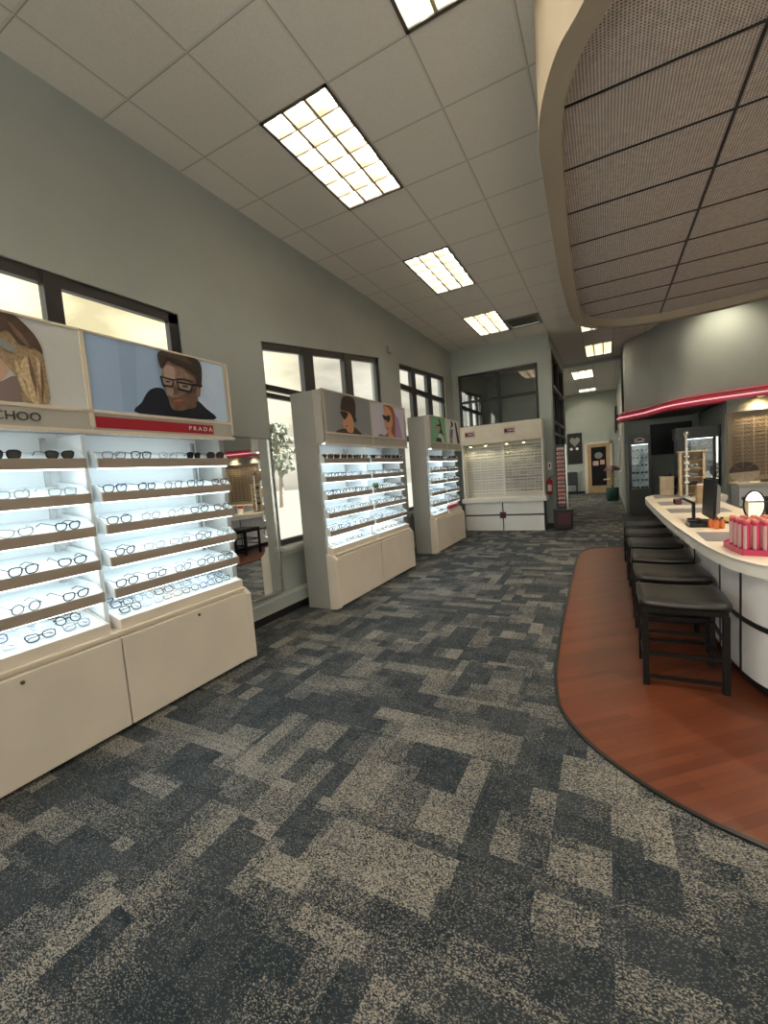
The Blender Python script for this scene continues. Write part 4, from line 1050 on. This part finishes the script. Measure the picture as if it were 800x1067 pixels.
part('mount', MB().box(1.2, 1.4, 12.06, 12.1, 1.6, 1.8), 'dark_grey', q)

# ------------------------------------------------------------------ tan slatwall and wall counter on the right
q = thing('slatwall_display', 'tan slatted wall display crowded with glasses frames above the wall counter', 'display', (3.1, 9.6, .8))
part('board', MB().box(1.90, 4.4, 9.585, 9.62, .811, 2.02), 'slat_tan', q)
sl = MB()
for k in range(17): sl.box(1.92, 4.38, 9.572, 9.585, .89+.065*k, .89+.065*k+.04)
for k in range(9): sl.box(1.95+.30*k, 1.965+.30*k, 9.568, 9.585, .88, 2.0)
part('slats', sl, 'slat_tan', q)
left = MB()
for rr in range(16):
    for cc in range(15):
        g = simple_glasses_mb('rect' if (rr+cc)%3 else 'round', (2.03+.155*cc, 9.555, .905+.065*rr), -PI/2); o_ = len(left.v)
        left.v += g.v; left.f += [[a+o_ for a in f_] for f_ in g.f]; left.mi += g.mi; left.sm += g.sm
tag(left.build('eyeglasses_mass', ['frame_tortoise','lens']), 'dense rows of brown glasses on the tan slatwall', 'glasses', kind='stuff')
q = thing('wall_counter', 'long white wall counter with dark lines below the tan slatwall', 'counter', (3.1, 9.3, 0))
part('base', MB().box(1.95, 4.4, 9.05, 9.6, .06, .76), 'counter_panel', q)
part('black_line', MB().box(1.95, 4.4, 9.045, 9.05, .40, .42).box(2.76, 2.78, 9.045, 9.05, .06, .76).box(3.58, 3.60, 9.045, 9.05, .06, .76), 'black', q)
part('countertop', MB().box(1.92, 4.45, 9.0, 9.61, .76, .81), 'warm_white', q, bevel=.006)
for k in range(3):
    lx = 2.3+.8*k; q = thing('canopy_downlight', ['left','middle','right'][k] + ' warm recessed light under the canopy over the tan slatwall', 'light', (lx, 9.42, 2.23), 'lights over the tan slatwall')
    part('ring', MB().lathe([(.075,2.24),(.075,2.222),(.055,2.222),(.055,2.238)], lx, 9.38, 16), 'steel', q)
    part('lamp', MB().lathe([(.0001,2.232),(.055,2.232)], lx, 9.38, 16), 'bulb', q)
# ribbed fan ornament on the wall counter
q = thing('folding_fan_display', 'round fan shaped display in brown and cream on the wall counter', 'ornament', (2.04, 9.2, .81))
for k in range(8):
    a0, a1 = k*PI/4+.1, (k+1)*PI/4+.04; c_ = (2.04, .99); R_ = .20
    f_ = MB(); pts = [c_]+[(c_[0]+R_*math.cos(a0+(a1-a0)*i/4), c_[1]+R_*.86*math.sin(a0+(a1-a0)*i/4)) for i in range(5)]
    f_.prism(pts, 'y', 9.19-.006*k, 9.196-.006*k); part('blade', f_, 'fan_brown' if k in (0,1,2,3) else 'fan_cream', q)
part('stand', MB().box(2.02, 2.06, 9.20, 9.22, .81, 1.03).box(1.97, 2.11, 9.15, 9.25, .81, .822), 'steel', q)
tag(MB().box(2.25, 2.50, 9.08, 9.2, .81, .86).build('tray', 'fan_brown', bevel=.01), 'low brown tray on the wall counter right of the fan ornament', 'tray')

# ------------------------------------------------------------------ dispensing counter
HC = .77
out_ = [(1.45,7.95),(1.16,7.98),(.85,7.92),(.66,7.78),(.52,7.5),(.475,7.1),(.475,6.2),(.485,5.24),(.50,4.52),(.525,4.03),(.555,3.52),(.60,3.17),(.66,2.97),(.75,2.83),(.88,2.70),(1.08,2.58),(1.4,2.50),(1.75,2.55)]
edge = smooth(out_, 5)
# outer edge runs towards the viewer; the island lies to the left of travel
inner = [(1.75,3.35),(1.45,3.55),(1.28,3.95),(1.22,4.6),(1.22,7.0),(1.45,7.3)]
q = thing('dispensing_counter', 'long curved white counter with cream top and black lines on the wooden floor', 'counter', (1.0, 5.2, 0))
part('countertop', MB().prism(edge+inner, 'z', HC-.012, HC), 'counter_top', q)
eo = edge; ei = offset(edge, .02)
m = MB(); m.wall(eo, HC-.07, HC+.004); m.wall(ei, HC-.07, HC+.004); 
m.add([(p[0],p[1],HC+.004) for p in eo]+[(p[0],p[1],HC+.004) for p in ei], [(k,k+1,len(eo)+k+1,len(eo)+k) for k in range(len(eo)-1)])
m.add([(p[0],p[1],HC-.07) for p in eo]+[(p[0],p[1],HC-.07) for p in ei], [(k,k+1,len(eo)+k+1,len(eo)+k) for k in range(len(eo)-1)])
part('edge_band', m, 'counter_edge', q)
part('underside', MB().prism(ei+inner, 'z', HC-.06, HC-.012), 'counter_edge', q)
# body panels follow an inner curve
pc = smooth([(1.45,7.72),(1.1,7.72),(.86,7.6),(.72,7.3),(.68,6.8),(.67,5.5),(.655,4.3),(.645,3.6),(.655,3.28),(.69,3.02),(.765,2.84),(.90,2.70),(1.09,2.60),(1.4,2.53),(1.75,2.58)], 6)
pi_ = offset(pc, .05)
m = MB(); m.wall(pc, .09, HC-.06); m.wall(pi_, .09, HC-.06); part('body_panel', m, 'counter_panel', q)
m = MB(); m.wall(offset(pc, .05), 0, .10); part('toe_kick', m, 'black', q)
st = offset(pc, -.004); m = MB(); m.wall(st, .395, .425); m.wall(offset(pc,.004), .395, .425)
m.add([(p[0],p[1],.425) for p in st]+[(p[0],p[1],.425) for p in pc], [(k,k+1,len(st)+k+1,len(st)+k) for k in range(len(st)-1)])
part('black_stripe', m, 'black', q)
acc = 0; sm_ = MB(); last = pc[0]; want = [0.5, 1.2, 2.0, 2.8, 3.6, 4.4, 5.0]
marks = [(.652,3.46),(.668,3.10),(.80,2.79),(1.2,2.57),(.67,5.4),(.66,4.4),(.68,6.4)]
for mx_, my_ in marks:
    i = min(range(1,len(pc)-1), key=lambda k: (pc[k][0]-mx_)**2+(pc[k][1]-my_)**2); a = Vector(pc[i-1]); b = Vector(pc[i+1]); t_ = (b-a).normalized(); c_ = Vector(pc[i]); nrm = Vector((t_.y,-t_.x))
    w_ = .008; sm_.prism([tuple(c_-t_*w_+nrm*.006), tuple(c_+t_*w_+nrm*.006), tuple(c_+t_*w_-nrm*.004), tuple(c_-t_*w_-nrm*.004)], 'z', .09, HC-.06)
part('panel_seam', sm_, 'black', q)
part('inner_wall', MB().wall([(1.70,3.45),(1.40,3.65),(1.23,4.0),(1.18,4.6),(1.18,7.0),(1.42,7.25),(1.45,7.7)], 0, HC-.06), 'counter_panel', q)
for k, (x0, x1, y0, y1) in enumerate(((.60,1.12,3.62,4.02),(.58,1.1,5.35,5.75),(.57,1.1,6.15,6.6),(.60,1.05,7.15,7.5))):
    part('writing_inlay', MB().box(x0, x1, y0, y1, HC, HC+.003), 'inlay', q)

# stools
def stool():
    q = thing('stool', '', 'stool', (0, 0, 0), 'black stools along the counter')
    prof = MB(); n = 10
    xs_ = [-.235+.47*i/n for i in range(n+1)]
    top = []; 
    nx_, ny_ = 12, 10; vs = []; W, D = .225, .225
    for layer in (0, 1):
        for j in range(ny_+1):
            for i in range(nx_+1):
                u, v_ = -1+2*i/nx_, -1+2*j/ny_
                x = W*u*(1-.03*v_*v_); y = D*v_*(1-.03*u*u)
                if layer: ex = max(abs(u),abs(v_)); z = .535 + .010*v_*v_*0 + .014*u*u - .018*max(0,ex-.75)/.25*1.0 - .004*(1-ex)
                else: z = .487+.008*u*u
                vs.append((x,y,z))
    N1 = (nx_+1)*(ny_+1); fs = []
    for j in range(ny_):
        for i in range(nx_):
            a = j*(nx_+1)+i; fs.append((N1+a,N1+a+1,N1+a+nx_+2,N1+a+nx_+1)); fs.append((a,a+nx_+1,a+nx_+2,a+1))
    rimi = [i for i in range(nx_+1)] + [j*(nx_+1)+nx_ for j in range(1,ny_+1)] + [ny_*(nx_+1)+i for i in range(nx_-1,-1,-1)] + [j*(nx_+1) for j in range(ny_-1,0,-1)]
    for k in range(len(rimi)): a, b = rimi[k], rimi[(k+1)%len(rimi)]; fs.append((a,b,N1+b,N1+a))
    s_ = MB(); s_.add(vs, fs, 0, True); part('seat', s_, 'seat_vinyl', q)
    part('seat_frame', MB().box(-.205,.205,-.205,-.185,.455,.49).box(-.205,.205,.185,.205,.455,.49).box(-.205,-.185,-.185,.185,.455,.49).box(.185,.205,-.185,.185,.455,.49), 'stool_metal', q)
    for a in (-1, 1):
        for b in (-1, 1): part('leg', MB().box(a*.195-.017,a*.195+.017,b*.19-.017,b*.19+.017,0,.46), 'stool_metal', q, bevel=.002)
    for (x0,x1,y0,y1,z) in ((-.185,.185,-.197,-.183,.055),(-.185,.185,.183,.197,.20),(-.185,.185,-.197,-.183,.20),(-.202,-.188,-.18,.18,.13),(.188,.202,-.18,.18,.13),(-.185,.185,.183,.197,.30),(-.202,-.188,-.18,.18,.30),(.188,.202,-.18,.18,.30)):
        part('rail', MB().box(x0,x1,y0,y1,z-.010,z+.010), 'stool_metal', q)
    return q
st0 = stool()
names = ['nearest square black vinyl stool at the counter','second black vinyl stool from the viewer, tucked at the counter','third black vinyl stool from the viewer along the counter','fourth black vinyl stool from the viewer along the counter','fifth black vinyl stool from the viewer along the counter','farthest black vinyl stool at the far end of the counter']
for k, (x, y, rz) in enumerate(((.375,3.11,.0),(.39,3.72,.03),(.39,4.33,-.03),(.395,4.98,.02),(.39,5.62,-.02),(.395,6.25,.03))):
    o = st0 if k == 0 else dup_tree(st0)
    o.location = (x, y, .010 if True else 0); o.location.z = .006; o.rotation_euler = (0,0,rz); o['label'] = names[k]

# ------------------------------------------------------------------ things on the counter
T = HC + .0005
q = thing('cardboard_box', 'small pale wooden box at the far end of the counter', 'box', (.78, 7.5, T))
part('body', MB().box(.70,.87,7.55,7.67,T,T+.27), 'wood_light', q, bevel=.004); part('lid', MB().box(.695,.875,7.545,7.675,T+.27,T+.285), 'wood_light', q)
q = thing('wooden_display_stand', 'tall open wooden display stand with shelves of glasses at the far end of the counter', 'display stand', (1.03, 7.35, T))
for xx in (.93, 1.20): part('upright', MB().box(xx-.015,xx+.015,7.36,7.50,T,T+.62), 'wood_light', q, bevel=.003)
part('top_board', MB().box(.90,1.235,7.35,7.51,T+.62,T+.64), 'wood_light', q)
for k in range(5): part('shelf', MB().box(.945,1.185,7.37,7.49,T+.02+.12*k,T+.032+.12*k), 'wood_mid', q)
part('backing', MB().box(.945,1.185,7.49,7.50,T,T+.62), 'wood_mid', q)
k = 0
for z in range(1,5):
    co = ['black','grey','clear','tortoise'][z-1]
    glasses('square', co, True, False, False, '%s sunglasses on the %s shelf of the wooden display stand' % (CNAME[co], ORD[4-z]), (1.065,7.40,T+.034+.12*z), (0,0,-PI/2), 'sunglasses on the wooden stand')
q = thing('glasses_pole', 'white upright pole with a round knob in front of the wooden display stand', 'display pole', (.985, 7.28, T))
part('base', MB().lathe([(.06,T),(.06,T+.012),(.02,T+.02)], .985, 7.26, 16), 'steel', q)
part('pole', MB().tube([(.985,7.26,T+.01),(.985,7.26,T+.84)], .014, 10), 'white_gloss', q)
part('knob', MB().lathe([(.001,T+.83),(.03,T+.84),(.036,T+.87),(.03,T+.90),(.001,T+.915)], .985, 7.26, 14), 'steel', q)
for k in range(5): part('peg', MB().tube([(.955,7.24,T+.20+.09*k),(1.015,7.24,T+.20+.09*k)], .012, 8), 'paper', q)
q = thing('black_desk_plant', 'dark bushy ornament behind the pale wooden box on the counter', 'ornament', (.86, 7.75, T))
part('pot', MB().lathe([(.05,T),(.06,T+.10),(.05,T+.10)], .88, 7.75, 14), 'black', q)
lf = MB(); R2_ = random.Random(3)
for k in range(46):
    an, el_ = R2_.random()*2*PI, R2_.uniform(.2,1.3); L_ = R2_.uniform(.14,.34); d_ = Vector((math.cos(an)*math.cos(el_)*.6, math.sin(an)*math.cos(el_)*.4, math.sin(el_)))
    c0 = Vector((.88,7.75,T+.09)); c1 = c0+d_*L_; s_ = Vector((-math.sin(an),math.cos(an),.2))*.022
    lf.add([c0, c0+d_*L_*.6+s_, c1, c0+d_*L_*.6-s_, c0+d_*L_*.55+Vector((0,0,.012))], [(0,1,4),(1,2,4),(2,3,4),(3,0,4),(0,3,2,1)])
part('leaves', lf, 'black', q)
q = thing('price_card', 'red and white card standing behind the counter display stand', 'card', (1.17, 6.9, T))
part('card', MB().prism([(6.90,T),(6.94,T),(6.93,T+.20),(6.92,T+.20)], 'x', 1.05, 1.21), 'paper', q); part('red_header', MB().box(1.05,1.21,6.908,6.914,T+.11,T+.17), 'red', q)
tag(MB().box(.955,1.06,6.30,6.40,T,T+.19).build('small_box', 'wood_mid', bevel=.004), 'small brown upright box between the monitor and the wooden display stand', 'box')
# point of sale screen seen from the side
q = thing('computer_monitor', 'dark monitor seen edge on, standing on the counter beside the orange bottles', 'monitor', (.80, 4.62, T))
part('foot', MB().box(.72,.90,4.50,4.72,T,T+.015), 'black', q, bevel=.004)
part('neck', MB().box(.80,.83,4.58,4.64,T+.01,T+.24), 'black', q)
part('screen', MB().prism([(.765,T+.045),(.785,T+.045),(.800,T+.375),(.780,T+.375)], 'y', 4.36, 4.82), 'black_gloss', q, bevel=.003)
part('back_cover', MB().prism([(.786,T+.07),(.825,T+.10),(.832,T+.32),(.800,T+.36)], 'y', 4.42, 4.76), 'grey', q, bevel=.003)
q = thing('card_reader', 'dark card reader on a swing arm left of the monitor', 'card reader', (.66, 4.75, T))
part('post', MB().tube([(.70,4.80,T),(.70,4.80,T+.16)], .014, 10), 'black', q); part('foot', MB().lathe([(.05,T),(.05,T+.01),(.001,T+.012)], .70,4.80, 14), 'black', q)
part('arm', MB().tube([(.70,4.80,T+.15),(.62,4.78,T+.20),(.57,4.76,T+.19)], .012, 8), 'black', q)
part('terminal', MB().box(.545,.60,4.70,4.82,T+.15,T+.20), 'dark_maroon', q, bevel=.008)
q = thing('black_tray', 'shallow black tray left of the orange bottles on the counter', 'tray', (.66, 4.35, T))
part('tray', MB().box(.60,.72,4.28,4.50,T,T+.008).box(.60,.72,4.28,4.288,T,T+.03).box(.60,.72,4.492,4.50,T,T+.03).box(.60,.608,4.28,4.5,T,T+.03).box(.712,.72,4.28,4.5,T,T+.03), 'black', q)
part('pen', MB().tube([(.625,4.31,T+.014),(.69,4.45,T+.014)], .005, 6), 'steel', q)
ob = None
for k, (x, y) in enumerate(((.735,4.26),(.775,4.30),(.80,4.22),(.76,4.19))):
    if ob is None:
        ob = thing('orange_bottle', '', 'bottle', (x,y,T), 'orange bottles on the counter')
        part('bottle', MB().lathe([(.015,T),(.019,T+.004),(.019,T+.055),(.009,T+.068),(.009,T+.075)], x, y, 14), 'orange', ob)
        part('cap', MB().lathe([(.011,T+.075),(.011,T+.092),(.001,T+.093)], x, y, 12), 'dark_maroon', ob); o = ob
    else: o = dup_tree(ob, (x,y,T))
    o['label'] = ['leftmost orange bottle beside the monitor on the counter','rearmost orange bottle beside the monitor on the counter','rightmost orange bottle beside the monitor on the counter','foremost orange bottle beside the monitor on the counter'][k]
tag(MB().box(.86,1.08,4.55,4.85,T,T+.012).build('yellow_folder', 'yellow', bevel=.003), 'yellow folder lying on the counter right of the monitor', 'folder')
q = thing('oval_mirror', 'oval tabletop mirror with black rim behind the pink tubes', 'mirror', (1.03, 4.35, T))
ov = [(1.03+.066*math.cos(t), 4.35, T+.165+.115*math.sin(t)) for t in [i*2*PI/32 for i in range(32)]]
part('rim', MB().tube(ov, .007, 8, closed=True), 'black', q)
part('mirror_glass', MB().prism([(p[0],p[2]) for p in ov], 'y', 4.348, 4.354), 'mirror', q)
part('foot', MB().lathe([(.055,T),(.05,T+.01),(.012,T+.02),(.010,T+.055)], 1.03, 4.36, 16), 'black', q)
q = thing('pink_tray', 'hot pink plastic tray holding the tubes at the near end of the counter', 'tray', (.76, 3.25, T))
tp = [(.655,3.42),(.69,3.14),(.86,3.10),(.93,3.20),(.93,3.50),(.70,3.52)]
part('tray', MB().prism(tp, 'z', T, T+.022), 'pink', q, bevel=.004)
part('tray_rim', MB().wall(tp, T+.02, T+.034, closed=True, smooth=False), 'pink', q)
tb = None; k = 0
for (row, (xa, ya, xb, yb_, n)) in enumerate(((.715,3.165,.885,3.135,5),(.705,3.235,.895,3.205,5),(.70,3.31,.90,3.28,5),(.695,3.385,.90,3.36,5))):
    for i in range(n):
        x = xa+(xb-xa)*i/(n-1); y = ya+(yb_-ya)*i/(n-1); z = T+.0225
        if tb is None:
            tb = thing('eyeglass_case_tube', '', 'tube', (x,y,z), 'pink tubes in the tray')
            part('tube', MB().lathe([(.016,z),(.017,z+.003),(.017,z+.165),(.015,z+.168)], x, y, 14), 'pink', tb)
            part('cap', MB().lathe([(.015,z+.168),(.0165,z+.170),(.016,z+.186),(.001,z+.188)], x, y, 14), 'coral', tb)
            part('label', MB().prism([(x-.0178*math.sin(t), y-.0178*math.cos(t)) for t in [(.15+.15*i2) for i2 in range(9)]]+[(x-.0165*math.sin(t), y-.0165*math.cos(t)) for t in [(1.35-.15*i2) for i2 in range(9)]], 'z', z+.012, z+.150), 'pink_label', tb)
            o = tb
        else: o = dup_tree(tb, (x,y,z))
        o['label'] = 'pink tube with coral cap, %s from left, %s row back in the pink tray' % (ORD[i], ORD[row])
q = thing('tissue_box', 'pale wooden box behind the pink tubes at the right edge', 'box', (1.02, 3.75, T))
part('body', MB().box(.95,1.12,3.66,3.80,T,T+.155), 'wood_light', q, bevel=.005); part('slot', MB().box(.99,1.08,3.70,3.76,T+.155,T+.157), 'black', q)
q = thing('sanitizer_bottle', 'pale green bottle at the right edge in front of the pink tray', 'bottle', (.895, 2.98, T))
part('bottle', MB().lathe([(.02,T),(.026,T+.004),(.026,T+.06),(.01,T+.075),(.01,T+.085)], .85, 2.93, 16), 'green_soft', q); part('cap', MB().lathe([(.012,T+.085),(.012,T+.10),(.001,T+.101)], .85, 2.93, 12), 'white', q)
# office chair behind the counter
ox, oy = 1.62, 6.0
q = thing('office_chair', 'black office chair with armrests behind the counter', 'chair', (ox, oy, 0))
part('seat', MB().box(ox-.25,ox+.25,oy-.25,oy+.25,.44,.52), 'chair_black', q, bevel=.03)
part('backrest', MB().prism([(ox+.22,.56),(ox+.28,.56),(ox+.33,1.02),(ox+.27,1.03)], 'y', oy-.22, oy+.22), 'chair_black', q, bevel=.02)
for s in (-1,1):
    part('armrest', MB().box(ox-.24,ox+.12,oy+s*.29-.04,oy+s*.29+.04,.79,.83).tube([(ox-.02,oy+s*.29,.79),(ox-.02,oy+s*.26,.48)], .015, 8), 'chair_black', q, bevel=.01)
part('column', MB().tube([(ox,oy,.10),(ox,oy,.45)], .03, 10), 'black', q)
for k in range(5): a = k*2*PI/5; part('leg', MB().tube([(ox,oy,.11),(ox+.28*math.cos(a),oy+.28*math.sin(a),.06)], [.025,.015], 8), 'black', q); part('caster', MB().lathe([(.001,0),(.025,.008),(.028,.03),(.001,.055)], ox+.28*math.cos(a), oy+.28*math.sin(a), 10), 'black', q)

# ------------------------------------------------------------------ light, sky, camera
def area(name, loc, rot, sx_, sy_, power, col):
    l = bpy.data.lights.new(name, 'AREA'); l.shape = 'RECTANGLE'; l.size = sx_; l.size_y = sy_; l.energy = power; l.color = col
    o = bpy.data.objects.new(name, l); COL.objects.link(o); o.location = loc; o.rotation_euler = rot; return o
def spot(name, loc, tgt, power, col, ang, blend=.6, size=.04):
    l = bpy.data.lights.new(name, 'SPOT'); l.energy = power; l.color = col; l.spot_size = math.radians(ang); l.spot_blend = blend; l.shadow_soft_size = size
    o = bpy.data.objects.new(name, l); COL.objects.link(o); o.location = loc; o.rotation_euler = (Vector(tgt)-Vector(loc)).to_track_quat('-Z','Y').to_euler(); return o
# wall washer above the curved canopy wall
q = thing('wall_washer', 'recessed ceiling spotlight washing the curved wall above the pink neon band', 'ceiling light', (1.75, 9.2, H))
part('ring', MB().lathe([(.08,H+.0),(.08,H-.012),(.06,H-.012),(.06,H+.0)], 1.75, 9.2, 18), 'steel', q)
part('lamp', MB().lathe([(.0001,H-.004),(.06,H-.004)], 1.75, 9.2, 18), 'bulb', q)
spot('wall_washer_light', (1.75, 9.2, H-.03), (1.8, 9.7, 3.1), 28, (1, .93, .72), 120, .9)
for sx_ in (-2.66, -2.33, -1.88, -1.53): spot('display_spot', (sx_, uf+.10, 1.84), (sx_, 9.55, 1.3), 1.6, (1,.88,.55), 110, .8, .02)
for k in range(3): spot('slatwall_spot', (2.3+.8*k, 9.38, 2.21), (2.3+.8*k, 9.55, 1.2), 14, (1,.86,.62), 130, .8, .04)

sl_ = bpy.data.lights.new('sun', 'SUN'); sl_.energy = SUN; sl_.angle = math.radians(1.0); sl_.color = (1, .94, .84)
so_ = bpy.data.objects.new('sun', sl_); COL.objects.link(so_); so_.location = (10, 20, 30); so_.rotation_euler = Vector((-.45, -.35, -.85)).to_track_quat('-Z', 'Y').to_euler()
q = thing('added_counter_spotlight', 'small added spotlight above the viewer brightening the near end of the counter', 'ceiling light', (.2, .5, H))  # unseen spotlight added to brighten the counter panels
part('canopy', MB().lathe([(.05,H),(.05,H-.02),(.015,H-.03),(.015,H-.06)], .2, .5, 16), 'steel', q); part('lamp', MB().tube([(.2,.5,H-.05),(.24,.60,H-.16)], .04, 14), 'steel', q)
spot('added_counter_spot', (.25,.63,H-.20), (1.0, 2.9, .5), 50, (1,.94,.90), 42, .8, .06)
for k, (lx, ly) in enumerate(((1.95, 2.6), (1.95, 4.4), (1.95, 6.2))):  # downlights added out of view to brighten the countertop
    q = thing('added_soffit_downlight', ['near','middle','far'][k] + ' added unseen downlight in the dropped ceiling over the counter', 'ceiling light', (lx, ly, ZS+.10))
    part('ring', MB().lathe([(.08,ZS+.108),(.08,ZS+.09),(.06,ZS+.09),(.06,ZS+.108)], lx, ly, 18), 'steel', q); part('lamp', MB().lathe([(.0001,ZS+.100),(.06,ZS+.100)], lx, ly, 18), 'bulb', q)
    spot('added_soffit_spot', (lx, ly, ZS+.07), (lx-.7, ly, .8), 90, (1,.9,.72), 120, .8, .05)
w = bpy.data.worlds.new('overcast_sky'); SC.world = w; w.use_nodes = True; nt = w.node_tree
bg = nt.nodes['Background']; tc = nt.nodes.new('ShaderNodeTexCoord'); mp = nt.nodes.new('ShaderNodeMapping'); mp.inputs['Scale'].default_value = (3, 3, 7)
nz = nt.nodes.new('ShaderNodeTexNoise'); nz.inputs['Scale'].default_value = 1.6; nz.inputs['Detail'].default_value = 6
rp = nt.nodes.new('ShaderNodeValToRGB'); rp.color_ramp.elements[0].position = .35; rp.color_ramp.elements[0].color = (.50, .47, .38, 1); rp.color_ramp.elements[1].position = .62; rp.color_ramp.elements[1].color = (1.0, .95, .80, 1)
nt.links.new(tc.outputs['Generated'], mp.inputs[0]); nt.links.new(mp.outputs[0], nz.inputs['Vector']); nt.links.new(nz.outputs['Fac'], rp.inputs['Fac']); 
dt = nt.nodes.new('ShaderNodeVectorMath'); dt.operation = 'DOT_PRODUCT'; dt.inputs[1].default_value = (-.82, .47, .32); nt.links.new(tc.outputs['Generated'], dt.inputs[0])
mr = nt.nodes.new('ShaderNodeMapRange'); mr.inputs['From Min'].default_value = .90; mr.inputs['From Max'].default_value = 1.0; nt.links.new(dt.outputs['Value'], mr.inputs['Value'])
gl = nt.nodes.new('ShaderNodeMix'); gl.data_type = 'RGBA'; gl.blend_type = 'MULTIPLY'; gl.inputs[7].default_value = (1.95, 1.80, 1.35, 1)
nt.links.new(mr.outputs[0], gl.inputs[0]); nt.links.new(rp.outputs['Color'], gl.inputs[6])
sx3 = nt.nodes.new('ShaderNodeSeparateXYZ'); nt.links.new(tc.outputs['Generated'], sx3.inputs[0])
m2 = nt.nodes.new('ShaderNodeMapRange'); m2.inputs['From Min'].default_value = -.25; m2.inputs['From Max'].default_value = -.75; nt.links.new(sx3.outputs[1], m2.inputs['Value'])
g2 = nt.nodes.new('ShaderNodeMix'); g2.data_type = 'RGBA'; g2.blend_type = 'MULTIPLY'; g2.inputs[7].default_value = (3.6, 3.7, 3.9, 1)  # sky zone behind the camera boosted to light the counter panels
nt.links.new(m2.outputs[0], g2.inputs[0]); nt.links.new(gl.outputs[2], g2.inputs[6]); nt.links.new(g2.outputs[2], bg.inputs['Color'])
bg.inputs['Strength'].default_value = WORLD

cam = bpy.data.cameras.new('camera'); co = bpy.data.objects.new('camera', cam); COL.objects.link(co); SC.camera = co
cam.sensor_fit = 'VERTICAL'; cam.sensor_height = 36.0; cam.lens = 36.0*443.0/1067.0; cam.clip_start = .02; cam.clip_end = 200
Rm = Matrix(((0.88424002, 0.02553036, 0.46633442), (0.46099921, 0.1122692, -0.88027005), (-0.07482861, 0.9933498, 0.08750345)))
co.matrix_world = Matrix.Translation((0, 0, 1.4)) @ Rm.to_4x4()
vs_ = SC.view_settings; vs_.view_transform = 'Standard'; vs_.look = 'None'; vs_.exposure = EXPO; vs_.gamma = 1.0; vs_.use_curve_mapping = False
